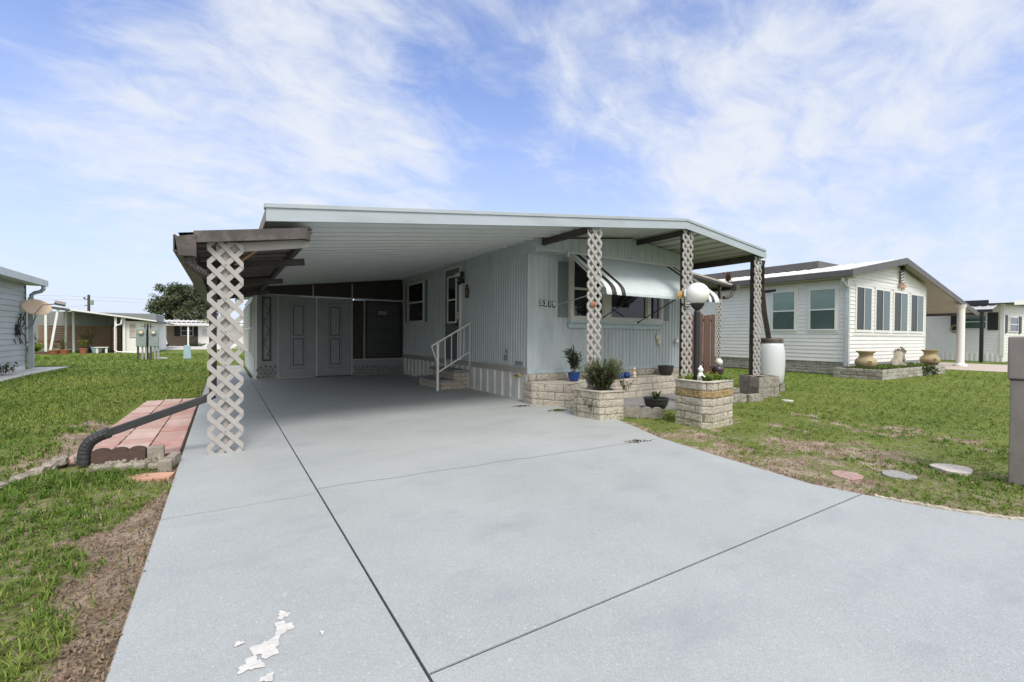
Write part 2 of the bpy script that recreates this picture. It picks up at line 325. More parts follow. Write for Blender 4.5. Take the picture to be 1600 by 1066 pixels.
def text_mesh(name, body, size, m, parent, mw, depth=0.004, origin=None):
    cu = bpy.data.curves.new('t', 'FONT'); cu.body = body; cu.size = size; cu.extrude = depth; cu.offset = .003; cu.align_x = 'CENTER'; cu.align_y = 'CENTER'
    o = bpy.data.objects.new('t', cu); COL.objects.link(o); dg = bpy.context.evaluated_depsgraph_get()
    me = bpy.data.meshes.new_from_object(o.evaluated_get(dg)); bpy.data.objects.remove(o)
    mm = mw.copy(); off = WL[parent.name] if parent else Vector((0, 0, 0)); mm.translation = mm.translation-off
    me.transform(mm); me.materials.clear(); me.materials.append(m)
    ob = bpy.data.objects.new(name, me); COL.objects.link(ob); ob.parent = parent; WL[ob.name] = off; me.name = name
    return ob
FRONT = Matrix(((1, 0, 0), (0, 0, -1), (0, 1, 0))).transposed().to_4x4()
def face_front(x, y, z):   # text reading along +X, facing -Y
    m = Matrix(((1, 0, 0, x), (0, 0, -1, y), (0, 1, 0, z), (0, 0, 0, 1))); return m

def rough_block(mb, c, u, n, L, H, T, amp=0.004, nu=11, nh=6):
    """one split-faced block: c centre of the outer face, u along, n outwards"""
    c, u, n = Vector(c), Vector(u), Vector(n); up = Vector((0, 0, 1)); vs = []
    for j in range(nh):
        for i in range(nu):
            a = i/(nu-1)-.5; b = j/(nh-1)-.5; e = (i in (0, nu-1)) or (j in (0, nh-1))
            vs.append(c+u*(a*L)+up*(b*H)+n*(random.uniform(-amp, amp)-(.005 if e else 0)))
    for j in range(nh):
        for i in range(nu):
            a = i/(nu-1)-.5; b = j/(nh-1)-.5; vs.append(c+u*(a*L)+up*(b*H)-n*T)
    K = nu*nh; fs = [(j*nu+i, j*nu+i+1, (j+1)*nu+i+1, (j+1)*nu+i) for j in range(nh-1) for i in range(nu-1)]
    rim = [i for i in range(nu)]+[j*nu+nu-1 for j in range(1, nh)]+[(nh-1)*nu+i for i in range(nu-2, -1, -1)]+[j*nu for j in range(nh-2, 0, -1)]
    for q in range(len(rim)):
        a, b = rim[q], rim[(q+1) % len(rim)]; fs.append((b, a, K+a, K+b))
    return mb.add(vs, fs)
def course_wall(mb, p0, p1, z0, z1, ch, bl, T=0.09, gap=0.009, amp=0.006, shift=0.0, core=None, jit=0.004, mis=None):
    p0, p1 = Vector((*p0, 0)), Vector((*p1, 0)); d = p1-p0; L = d.length; u = d/L; n = Vector((u.y, -u.x, 0))
    nz = max(1, round((z1-z0)/ch)); ch = (z1-z0)/nz
    for r in range(nz):
        s = -((r % 2)*.5+shift+random.uniform(-.12, .12)) * bl
        while s < L:
            w = bl*random.uniform(.82, 1.12); a, b = max(s, 0), min(s+w, L)
            if L-b < .06: b = L
            if b-a > 0.05:
                if mis: mb.cur = mis(r, a)
                rough_block(mb, p0+u*((a+b)/2)+Vector((0, 0, z0+(r+.5)*ch))+n*random.uniform(-jit, jit), u, n, b-a-gap, ch-gap, T, amp)
            s = b if b < L else L+1
    mb.cur = 0
    if core is not None:
        q0, q1 = p0+u*.012-n*.012, p1-u*.012-n*.012
        core.add([q0+Vector((0, 0, z0)), q1+Vector((0, 0, z0)), q1+Vector((0, 0, z1-.004)), q0+Vector((0, 0, z1-.004)),
                  q0-n*(T-.02)+Vector((0, 0, z0)), q1-n*(T-.02)+Vector((0, 0, z0)), q1-n*(T-.02)+Vector((0, 0, z1-.004)), q0-n*(T-.02)+Vector((0, 0, z1-.004))],
                 [(0, 1, 2, 3), (5, 4, 7, 6), (3, 2, 6, 7), (0, 4, 5, 1), (0, 3, 7, 4), (1, 5, 6, 2)])
def lap_wall(mb, p0, p1, z0, zt, lap=0.115, dep=0.02):
    """clapboards from p0 to p1 (outward normal to the right of travel); zt number or function(dist)"""
    p0, p1 = Vector((*p0, 0)), Vector((*p1, 0)); d = p1-p0; L = d.length; u = d/L; n = Vector((u.y, -u.x, 0)); up = Vector((0, 0, 1))
    top = zt if callable(zt) else (lambda s: zt)
    ss = [0, L] if not callable(zt) else list(np.linspace(0, L, 41))
    zmax = max(top(s) for s in ss); z = z0
    while z < zmax-1e-4:
        zz = min(z+lap, zmax)
        for i in range(len(ss)-1):
            a, b = ss[i], ss[i+1]; ta, tb = top(a), top(b)
            if ta <= z and tb <= z: continue
            za, zb = min(zz, max(ta, z)), min(zz, max(tb, z))
            mb.add([p0+u*a+n*dep+up*z, p0+u*b+n*dep+up*z, p0+u*b+n*.001+up*zb, p0+u*a+n*.001+up*za], [(0, 1, 2, 3)])
            mb.add([p0+u*a+up*z, p0+u*b+up*z, p0+u*b+n*dep+up*z, p0+u*a+n*dep+up*z], [(0, 1, 2, 3)])
        z = zz
def frame_rect(mb, c0, u, n, w, h, t, d):
    """rectangular frame, lower left corner c0, width along u, up z, border t, standing d proud"""
    c0, u, n = Vector(c0), Vector(u), Vector(n); up = Vector((0, 0, 1))
    for cc, a, b in ((up*(t/2)+u*(w/2), w, t), (up*(h-t/2)+u*(w/2), w, t), (u*(t/2)+up*(h/2), t, h-2*t), (u*(w-t/2)+up*(h/2), t, h-2*t)):
        mb.obox(c0+cc+n*(d/2), u*(a/2), up*(b/2), n*(d/2))
def slab_rect(mb, c0, u, n, w, h, d0, d1):
    c0, u, n = Vector(c0), Vector(u), Vector(n); up = Vector((0, 0, 1))
    mb.obox(c0+u*(w/2)+up*(h/2)+n*((d0+d1)/2), u*(w/2), up*(h/2), n*((d1-d0)/2))
XU, YU, ZU = Vector((1, 0, 0)), Vector((0, 1, 0)), Vector((0, 0, 1))
def sash_window(parent, c0, u, n, w, h, glass=None, frame=None, t=0.045, rail=True, low=None, name='window', trim=None):
    glass = glass or M_glass; frame = frame or M_frame
    f = MB(); frame_rect(f, c0, u, n, w, h, t, .05)
    if rail: slab_rect(f, Vector(c0)+Vector(u)*t+ZU*(h*.48), u, n, w-2*t, .045, .004, .042)
    fo = f.build(name, frame, parent, bevel=.003)
    g = MB(); slab_rect(g, Vector(c0)+Vector(u)*t+ZU*t, u, n, w-2*t, (h*.48 if rail else h)-t*(1 if rail else 2), .006, .016); g.build('pane', low or glass, fo)
    if rail:
        g = MB(); slab_rect(g, Vector(c0)+Vector(u)*t+ZU*(h*.48+.045), u, n, w-2*t, h*.52-.045-t, .012, .024); g.build('pane', glass, fo)
    return fo

# foliage ----------------------------------------------------------------
def leaf(mb, cols, p, d, up, L, W, c, bend=.25):
    d = d.normalized(); s = d.cross(up)
    if s.length < 1e-3: s = d.cross(XU)
    s.normalize(); nn = s.cross(d)
    m1 = p+d*(L*.5)+nn*(L*bend*.35); t = p+d*L-nn*(L*bend*.2)
    mb.add([p, m1+s*(W/2), t, m1-s*(W/2)], [(0, 1, 2, 3)])
    for k in range(4): cols.append((*c, 1))
def green(base, v=.3):
    k = random.uniform(1-v, 1+v); return (base[0]*k*random.uniform(.85, 1.2), base[1]*k, base[2]*k*random.uniform(.8, 1.2))
def leafy(name, parent, stems, per, L, W, base, v=.35, origin=None, spread=.9, r=.004):
    """stems: list of polylines; leaves set along them"""
    mb = MB(); cols = []; st = MB()
    for pts in stems:
        pts = [Vector(p) for p in pts]; st.tube(pts, [r*(1-.6*i/(len(pts)-1)) for i in range(len(pts))], 5)
        for k in range(per):
            t = random.uniform(.18, 1)*(len(pts)-1); i = min(int(t), len(pts)-2); p = pts[i].lerp(pts[i+1], t-i); ax = (pts[i+1]-pts[i]).normalized()
            o = Vector((random.gauss(0, 1), random.gauss(0, 1), random.gauss(0, .6))).normalized()
            d = ax*.6+o*spread; k2 = random.uniform(.6, 1.15); leaf(mb, cols, p, d, ZU, L*k2, W*k2, green(base, v))
    lo = mb.build(name, M_leaf, parent, origin=origin, attr=cols)
    return lo, st
def fountain(c, n, h, spread, seg=4, lean=0):
    out = []
    for i in range(n):
        a = random.uniform(0, 2*math.pi); s = random.uniform(.15, 1)*spread; hh = h*random.uniform(.6, 1.05); b = Vector(c)+Vector((math.cos(a), math.sin(a), 0))*random.uniform(0, spread*.35)
        out.append([b+Vector((math.cos(a)*s*(t**1.4)+lean*t, math.sin(a)*s*(t**1.4), hh*t*(1-.12*t))) for t in np.linspace(0, 1, seg)])
    return out
def blades(mb, cols, c, n, h, spread, w, base, v=.3):
    for i in range(n):
        a = random.uniform(0, 6.283); d = Vector((math.cos(a), math.sin(a), 0)); p = Vector(c)+d*random.uniform(0, spread*.3); hh = h*random.uniform(.5, 1.1); s = d.cross(ZU)*w/2
        q = p+d*spread*.4+ZU*hh*.75; t = p+d*spread*random.uniform(.8, 1.2)+ZU*hh*random.uniform(.5, 1)
        mb.add([p-s, p+s, q+s*.8, q-s*.8, t], [(0, 1, 2, 3), (3, 2, 4)]); g = green(base, v)
        for k in range(5): cols.append((*g, 1))

# ------------------------------------------------------------------ noise on arrays
def vnoise(x, y, seed=0):
    xi = np.floor(x).astype(np.int64); yi = np.floor(y).astype(np.int64); fx = x-xi; fy = y-yi
    fx = fx*fx*(3-2*fx); fy = fy*fy*(3-2*fy)
    def hsh(a, b):
        h = (a*374761393+b*668265263+seed*1442695041) & 0xffffffff; h = ((h ^ (h >> 13))*1274126177) & 0xffffffff
        return ((h ^ (h >> 16)) & 0xffff)/65535.0
    return (hsh(xi, yi)*(1-fx)+hsh(xi+1, yi)*fx)*(1-fy)+(hsh(xi, yi+1)*(1-fx)+hsh(xi+1, yi+1)*fx)*fy
def fbm(x, y, o=4, seed=0):
    s = 0; a = .5; t = 0
    for k in range(o): s = s+a*vnoise(x*2**k+17*k, y*2**k-9*k, seed+k); t += a; a *= .55
    return s/t
def sstep(a, b, x): t = np.clip((x-a)/(b-a), 0, 1); return t*t*(3-2*t)
RE = [(-6, 6.6), (.72, 4.52), (1.3, 4.2), (1.81, 4.08), (2.73, 4.22), (3.59, 4.38), (4.63, 4.78), (4.9, 4.85)]   # right edge of driveway (y, x)
def right_edge(y): return np.interp(y, [a for a, b in RE], [b for a, b in RE])
def cover(x, y):
    """how grassy the ground is, 0 bare sand to 1 turf"""
    n = fbm(x*.9, y*.9, 4, 3); m = fbm(x*3.1, y*3.1, 3, 9)
    d = np.hypot(x, y)
    q = fbm(x*8.5, y*8.5, 3, 77); c = .42*n+.30*m+.30*q-.01
    base = np.where(x < 1.5, .10, .05)+sstep(5, 13, d)*.42
    c = c+base
    left = x < -0.2
    dl = -0.34-x      # distance left of the driveway
    strip = np.where(left & (y < 6.2), -(.17+.17*np.exp(-((y-3.7)/1.0)**2))*(1-sstep(.05, .55, dl+(n-.5)*1.2+(m-.5)*.5)), 0)
    strip2 = np.where(left & (y >= 6.2), -.25*(1-sstep(.0, .35, dl)), 0)
    dr = x-right_edge(np.minimum(y, 4.9)); strip3 = np.where(~left, -.18*(1-sstep(.02, .22, dr)), 0)
    mid = np.where((~left), -.0*np.exp(-((x-7.8)**2/6+(y-2.6)**2/2.2)), 0)
    mid2 = np.where(left, -.22*np.exp(-((x+1.35)**2/.12+(y-7.5)**2/3)), 0)
    bonus = np.where(left, .26*np.exp(-((y-2.2)/.95)**2)*sstep(.12, .35, dl+(m-.5)*.3), 0)
    return sstep(.43, .60, c+bonus+strip+strip2+strip3+mid+mid2)
BLOCKS = []     # footprints with no grass (x0,x1,y0,y1)
def blocked(x, y):
    b = (x > -.34) & (x < right_edge(y)) & (y < 5.0)
    b |= (x > -.34) & (x < 9.9) & (y > 5.0) & (y < 22)
    for x0, x1, y0, y1 in BLOCKS: b |= (x > x0) & (x < x1) & (y > y0) & (y < y1)
    return b

# ================================================================== SETTING
def flat(name, m, poly, z, th=0.1, side=None, parent=None, kind='structure'):
    mb = MB(); mb.prism(poly, lambda a, b, t: (a, b, z-th+t*th)); o = mb.build(name, m, parent)
    if kind and not parent: o['kind'] = kind
    return o
# driveway: panels of one slab with grooves between them
def driveway():
    mb = MB(); g = .006; ye = [a for a, _ in RE if a > 1.5+.01 and a < 3.62]
    mb.box(-.34, -6, -.14, .61-g, 3.66-g, 0); mb.box(-.34, 3.66+g, -.14, .61-g, 20, 0)
    def panel(y0, y1, x0):
        ys = [y0]+[a for a, _ in RE if y0 < a < y1]+[y1]
        poly = [(x0, y0)]+[(float(right_edge(y)), y) for y in ys]+[(x0, y1)]
        mb.prism(poly, lambda a, b, t: (a, b, -.14+.14*t))
    panel(-6, 1.5-g, .61+g); panel(1.5+g, 5.0, .61+g); mb.box(.61+g, 5.0, -.14, 4.85, 14.2, 0)
    dv = struct(mb.build('driveway', M_drive))
    j = MB(); j.box(.6, -6, -.10, .62, 13.65, -.006); j.box(.62, 1.49, -.1, 4.14, 1.51, -.006); j.box(-.34, 3.65, -.1, .6, 3.67, -.004); j.build('joint_filler', M_joint, dv)
    c = MB(); pts = []; x = .62                      # the painted-over joint, slightly wavy
    while x < 4.35: pts.append((x, 3.78-.055*(x-.6)+.012*math.sin(x*9)+random.uniform(-.006, .006))); x += .09
    for p, q in zip(pts, pts[1:]): c.add([(p[0], p[1]-.005, .002), (q[0], q[1]-.005, .002), (q[0], q[1]+.005, .002), (p[0], p[1]+.005, .002)], [(0, 1, 2, 3)])
    c.build('joint_line', M_crack, dv)
    # chipped coating
    zi = .002
    for cx, cy, r, sx, sy in [(.215, 2.145, .034, 1.0, .55), (.205, 2.05, .048, 1.1, .6), (.14, 1.95, .062, 1.25, .55), (.085, 1.88, .050, 1.2, .5), (.03, 1.77, .030, 1.4, .5), (.13, 1.775, .026, 1.3, .5), (.05, 2.03, .018, 1.3, .5), (.335, 1.93, .010, 1, 1), (1.35, 6.55, .03, 1.1, .6), (2.75, 2.95, .012, 1.3, .6), (.47, 7.3, .03, 1, .5)]:
        m = MB(); n = 26; zi += .0004; vs = [(cx, cy, zi)]
        for k in range(n):
            t = 2*math.pi*k/n; rr = r*(1+.28*math.sin(3*t+cx*40)+.16*math.sin(7*t+cy*30)+random.uniform(-.09, .09)); vs.append((cx+rr*.62*sx*math.cos(t), cy+rr*.8*sy*2*math.sin(t), zi))
        m.add(vs, [(0, 1+k, 1+(k+1) % n) for k in range(n)]); m.build('bare_patch', M_chip, dv)
    e = MB()
    for y0, y1 in zip([a for a, _ in RE][:-1], [a for a, _ in RE][1:]):
        e.add([(float(right_edge(y0))+.003, y0, -.14), (float(right_edge(y1))+.003, y1, -.14), (float(right_edge(y1))+.003, y1, -.004), (float(right_edge(y0))+.003, y0, -.004)], [(0, 1, 2, 3)])
    e.box(-.344, -6, -.14, -.342, 20, -.004); e.build('slab_edge', M_drive_side, dv)
driveway()
flat('porch_slab', M_porchslab, [(4.86, 5.02), (9.9, 5.02), (9.9, 6.9), (4.86, 6.9)], -.004, .1)
flat('paver_path_bed', M_soil, [(-1.27, 5.72), (-.36, 5.72), (-.36, 10.3), (-1.16, 10.3)], -.024, .05)
def pavers():
    mb = MB(); y = 5.75; k = 0
    while y < 10.2:
        h = .305; x0 = -1.26+.14*((y-5.75)/4.5)*.8
        w = (-.37-x0)/3
        for i in range(3):
            dz = random.uniform(-.004, .004); a, b = x0+i*w+.006, x0+(i+1)*w-.006
            mb.cur = random.choice((0, 0, 1, 2)); mb.box(a, y+.010, -.05, b, y+h-.010, -.006+dz)
        y += h
    struct(mb.build('paver_path', [M_paver, mat('faded_pink_paver_pale', (0.52, 0.38, 0.34), 0.9, 0.12, 5, 0.5, 90, stain=(.5, .36, .33), stain_scale=3, stain_amt=.6), mat('faded_red_paver', (0.41, 0.225, 0.19), 0.9, 0.12, 5, 0.5, 90, stain=(.58, .42, .38), stain_scale=3, stain_amt=.6)], bevel=.006))
pavers()
flat('neighbour_patio_slab', M_conc, [(-5.28, 15.0), (-4.5, 15.0), (-4.62, 18.4), (-4.5, 21.5), (-5.28, 21.5)], .015, .1)
flat('neighbour_driveway', M_concp, [(24.2, 4.9), (24.2, 14), (31, 14), (31, 1.0), (26, 0.2), (24.6, 2)][::-1], .006, .1)
flat('far_driveway', M_conc, [(-4.6, 41), (0.5, 41), (1.5, 56), (-4.2, 56)], .01, .1)
flat('far_path', M_conc, [(-2.4, 43.4), (12, 43.4), (12, 44.2), (-2.4, 44.2)], .018, .1)
flat('front_road', mat('asphalt', (.05, .05, .052), .9, .2, 20, .4, 80), [(-80, -14), (80, -14), (80, -6.2), (-80, -6.2)], -.01, .1)
BLOCKS += [(-1.28, -.34, 5.3, 10.25), (-5.3, -4.5, 14.5, 21.5), (-20, -5.3, 5, 20.4), (24.2, 31, 0, 14), (17, 24.3, 6.6, 30), (16.1, 22.3, 5.4, 6.7), (-4.6, 1.2, 41, 56), (-15, -4, 34, 50), (35, 60, 6, 30),
           (5.3, 6.1, 3.6, 4.25), (9.0, 9.85, 4.95, 5.75), (4.45, 5.1, 4.8, 5.4), (4.7, 9.9, 4.98, 7)]
BLOCKS.append((-7, .65, 49.5, 60))

# ground sheet, dense near the camera, reaching the horizon
def ground():
    def axis(a, b, st, far):
        c = list(np.arange(a, b, st)); lo = []; d = st; q = a
        while q > -far: d *= 1.22; q -= d; lo.append(q)
        hi = []; d = st; q = b
        while q < far: d *= 1.22; q += d; hi.append(q)
        return np.array(lo[::-1]+c+hi)
    xs = axis(-5, 13, .055, 1500); ys = axis(.4, 12, .055, 1500)
    X, Y = np.meshgrid(xs, ys); cv = cover(X, Y); d = np.hypot(X, Y)
    z = -.022+(fbm(X*2.2, Y*2.2, 4, 21)-.5)*.05*np.clip((14-d)/8, 0, 1)+(cv-.5)*.012
    inside = ((X > -.36) & (X < right_edge(Y)+.02) & (Y < 5.2)) | ((X > -.36) & (X < 9.9) & (Y > 5.0) & (Y < 20))
    z = np.where(inside, -.06, np.clip(z, -.05, -.004)); z = np.where((X > -1.35) & (X < -.3) & (Y > 5.2) & (Y < 10.4), -.045, z)
    n, m = X.shape; me = bpy.data.meshes.new('ground'); V = np.stack([X, Y, z], -1).reshape(-1, 3).astype(np.float32)
    idx = np.arange(n*m).reshape(n, m); F = np.stack([idx[:-1, :-1], idx[:-1, 1:], idx[1:, 1:], idx[1:, :-1]], -1).reshape(-1, 4)
    me.vertices.add(len(V)); me.vertices.foreach_set('co', V.ravel()); me.loops.add(F.size); me.loops.foreach_set('vertex_index', F.ravel().astype(np.int32))
    me.polygons.add(len(F)); me.polygons.foreach_set('loop_start', np.arange(0, F.size, 4, dtype=np.int32)); me.polygons.foreach_set('loop_total', np.full(len(F), 4, dtype=np.int32))
    me.update(calc_edges=True); me.polygons.foreach_set('use_smooth', [True]*len(F))
    at = me.color_attributes.new('cover', 'FLOAT_COLOR', 'POINT'); c4 = np.ones((n*m, 4), np.float32); c4[:, 0] = c4[:, 1] = c4[:, 2] = (cv*(.55+.45*sstep(4, 11, d))).ravel(); at.data.foreach_set('color', c4.ravel())
    mt = bpy.data.materials.new('sand_and_turf'); mt.use_nodes = True; N = mt.node_tree.nodes; L = mt.node_tree.links; b = N['Principled BSDF']; b.inputs['Roughness'].default_value = .95; b.inputs['Specular IOR Level'].default_value = .15
    geo = N.new('ShaderNodeNewGeometry'); a = N.new('ShaderNodeAttribute'); a.attribute_name = 'cover'
    def nz(s, d=6, r=.62):
        q = N.new('ShaderNodeTexNoise'); q.inputs['Scale'].default_value = s; q.inputs['Detail'].default_value = d; q.inputs['Roughness'].default_value = r; L.new(geo.outputs['Position'], q.inputs['Vector']); return q.outputs['Fac']
    def mix(f, A, B):
        q = N.new('ShaderNodeMix'); q.data_type = 'RGBA'
        L.new(f, q.inputs['Factor']) if not isinstance(f, float) else None
        for s, v in (('A', A), ('B', B)):
            if isinstance(v, tuple): q.inputs[s].default_value = (*v, 1)
            else: L.new(v, q.inputs[s])
        return q.outputs['Result']
    def rmp(f, a0, a1, t0=0., t1=1.):
        q = N.new('ShaderNodeMapRange'); L.new(f, q.inputs['Value']); q.inputs['From Min'].default_value = a0; q.inputs['From Max'].default_value = a1; q.inputs['To Min'].default_value = t0; q.inputs['To Max'].default_value = t1; return q.outputs[0]
    sand = mix(rmp(nz(4), .38, .62), (.24, .18, .13), (.47, .39, .31))
    thatch = mix(rmp(nz(22, 8, .75), .44, .66, 0, .75), sand, (.17, .12, .085)); thatch = mix(rmp(nz(120, 4, .7), .45, .65, 0, .6), thatch, (.30, .24, .17))
    turf = mix(rmp(nz(1.1, 7), .35, .65), (.115, .165, .03), (.19, .235, .055)); turf = mix(rmp(nz(40, 5, .7), .42, .62, 0, .5), turf, (.085, .10, .03))
    turf = mix(rmp(nz(7, 6, .7), .55, .75, 0, .45), turf, (.21, .18, .085))
    fcn = N.new('ShaderNodeMath'); fcn.operation = 'ADD'; L.new(a.outputs['Fac'], fcn.inputs[0]); L.new(rmp(nz(30, 6, .7), .3, .7, -.35, .35), fcn.inputs[1])
    L.new(mix(rmp(fcn.outputs[0], .35, .65), thatch, turf), b.inputs['Base Color'])
    bp = N.new('ShaderNodeBump'); bp.inputs['Strength'].default_value = 1; bp.inputs['Distance'].default_value = .02; L.new(nz(45, 8, .75), bp.inputs['Height']); L.new(bp.outputs[0], b.inputs['Normal'])
    me.materials.append(mt); o = bpy.data.objects.new('ground', me); COL.objects.link(o); struct(o)
ground()

# ================================================================== MAIN HOUSE
home = thing('mobile_home', 'blue-grey ribbed metal mobile home with broad carport roof over the grey driveway', 'house', (4.7, 6.87, 0))
WX, FY, RX, BY = 4.70, 6.87, 9.0, 13.7
def zc(x): return 2.46+.12*(x-.8) if x <= 7.1 else 3.216-.105*(x-7.1)
rib = [(0, 0), (.42, 0), (.52, .018), (.88, .018), (.98, 0)]
# side wall (faces -X)
m = MB(); m.corr((WX, 13.7, .60), -YU, ZU, -XU, 13.7-FY-.02, 2.12, rib, .09); m.box(WX+.002, FY+.04, .5, WX+.06, 20, 2.95); m.build('side_wall', M_siding, home)
m = MB(); m.corr((WX-.022, 13.7, 2.70), -YU, ZU, -XU, 13.7-6.62, lambda s: (0, .265), [(0, 0), (.9, 0), (.93, -.006), (.97, -.006)], .22); m.box(WX-.022, 6.62, 2.694, WX+.03, 13.7, 2.70); m.build('side_frieze', M_siding, home)
# front wall (faces -Y)
m = MB()
m.corr((WX, FY, .57), XU, ZU, -YU, 1.75, 2.12, [(0, 0), (.62, 0), (.72, .009), (.92, .009)], .115)
m.corr((WX+1.75, FY, .57), XU, ZU, -YU, RX-WX-1.75, 2.12, rib, .105); m.box(WX, FY+.002, .5, RX, FY+.05, 2.95)
m.build('front_wall', M_siding, home)
m = MB(); m.box(WX-.05, 6.6, 2.885, WX-.02, 13.69, 2.945); m.build('crown_trim', M_siding, home)
m = MB(); m.box(WX-.03, 6.575, 2.70, WX+.03, 6.63, 2.935); m.build('gable_corner_trim', M_siding, home)
m = MB(); m.box(WX-.026, FY-.026, .58, WX+.035, FY+.02, 2.69); m.build('corner_trim', M_siding, home, bevel=.004)
m = MB(); m.box(RX-.03, FY-.02, .58, RX+.02, FY+.03, 2.69); m.build('corner_trim', M_siding, home, bevel=.004)
m = MB(); m.box(RX-.02, FY+.04, .1, RX, 20, 3.0); m.box(WX+.02, 19.9, .1, RX, 20, 3.2); m.build('rear_wall', M_siding, home)
m = MB(); m.box(WX-.012, FY-.028, .50, RX+.01, FY-.002, .585); m.box(WX-.02, FY-.034, .575, RX+.01, FY-.028, .59); m.build('front_flashing', M_flash, home)
m = MB(); m.corr((WX, 6.6, 2.75), XU, ZU, -YU, RX-WX+.05, lambda s: (0, zc(WX+s)-2.75-.01), [(0, 0), (.86, 0), (.9, .012), (.96, .012)], .20)
m.box(WX, 6.6, 2.745, RX+.04, FY+.01, 2.75); m.box(WX-.006, 6.585, 2.735, RX+.05, 6.6, 2.775); m.build('gable', M_siding, home)
m = MB(); m.box(WX-.03, FY-.03, .50, WX-.002, 9.18, .615); m.box(WX-.03, 10.6, .50, WX-.002, BY, .615); m.box(WX-.036, FY-.03, .60, WX-.03, BY, .618); m.build('belt_trim', M_belt, home)
m = MB(); m.corr((WX-.004, BY, 0.004), -YU, ZU, -XU, BY-FY, .50, [(0, 0), (.62, 0), (.66, .028), (.92, .028), (.96, 0)], .30); m.box(WX+.002, FY, 0.006, WX+.03, BY, .5)
m.box(WX-.03, FY+.01, 0, WX-.006, BY, .022); m.box(WX-.022, FY-.005, .02, WX-.004, FY+.03, .5); m.build('skirting', M_skirt, home)
m = MB(); core = MB(); course_wall(m, (WX+.0, FY-.06), (RX, FY-.06), 0, .50, .125, .34, T=.05, core=core); course_wall(m, (WX, FY), (WX, FY-.06), 0, .5, .125, .2, T=.05)
fb = m.build('brick_base', M_stone, home); core.build('mortar', M_mortar, fb)
# roof
roof = MB(); xs = [.40, 7.1, 9.70]
pts = [(x, zc(x)+.045) for x in xs]+[(x, zc(x)+.115) for x in xs[::-1]]
roof.prism(pts, lambda a, b, t: (a, 5.34+t*14.9, b)); ro = roof.build('roof', M_roofw, home)
m = MB(); L1 = math.hypot(6.7, zc(7.1)-zc(.4)); d1 = Vector((6.7, 0, zc(7.1)-zc(.4))).normalized(); n1 = Vector((d1.z, 0, -d1.x))
m.corr((.40, 5.335, zc(.4)+.03), YU, d1, n1, 8.6, L1*(4.45/6.7), [(0, 0), (.30, 0), (.40, .045), (.62, .045), (.72, 0)], .30); m.build('ceiling_pan', M_ceil, ro)
m = MB(); m.add([(4.80, 5.335, zc(4.8)+.02), (7.1, 5.335, zc(7.1)+.02), (7.1, 6.9, zc(7.1)+.02), (4.80, 6.9, zc(4.8)+.02)], [(0, 1, 2, 3)])
for k in range(8):
    x0 = 7.1+k*.325; x1 = min(x0+.315, 9.69); m.box(x0, 5.335, zc(x0)-.0, x1, 20, zc(x1)+.06)
m.build('porch_ceiling_pan', M_ceil2, ro)
m = MB()
def fas(x0, x1, lo, hi, y0, y1): m.add([(x0, y0, zc(x0)+lo), (x1, y0, zc(x1)+lo), (x1, y0, zc(x1)+hi), (x0, y0, zc(x0)+hi), (x0, y1, zc(x0)+lo), (x1, y1, zc(x1)+lo), (x1, y1, zc(x1)+hi), (x0, y1, zc(x0)+hi)], [(0, 1, 2, 3), (5, 4, 7, 6), (3, 2, 6, 7), (0, 4, 5, 1), (0, 3, 7, 4), (1, 5, 6, 2)])
fas(.37, 7.1, -.055, .085, 5.30, 5.332); fas(7.1, 9.72, -.055, .085, 5.30, 5.332)
fas(.355, 7.1, .082, .13, 5.285, 5.40); fas(7.1, 9.735, .082, .13, 5.285, 5.40)
m.build('fascia', M_fascia, ro, bevel=.004)
m = MB(); m.box(.372, 5.335, zc(.37)-.03, .40, 20, zc(.37)+.10); m.build('end_fascia', mat('pale_bleached_wood', (.36, .31, .26), .8, .2, 6, .2), ro)
m = MB(); m.box(9.70, 5.33, zc(9.7)-.04, 9.82, 20, zc(9.7)+.07); m.build('right_gutter', M_fascia, ro)
def beam(x0, y0, y1, z, w=.055, h=.11):
    b = MB(); b.box(x0-w/2, y0, z-h, x0+w/2, y1, z); b.build('beam', M_brown, ro, bevel=.004)
beam(4.83, 5.34, 6.59, zc(4.83)-.02); beam(7.24, 5.34, 6.59, zc(7.24)-.005); beam(9.52, 5.34, 8.3, zc(9.6)-.0, .07, .14)
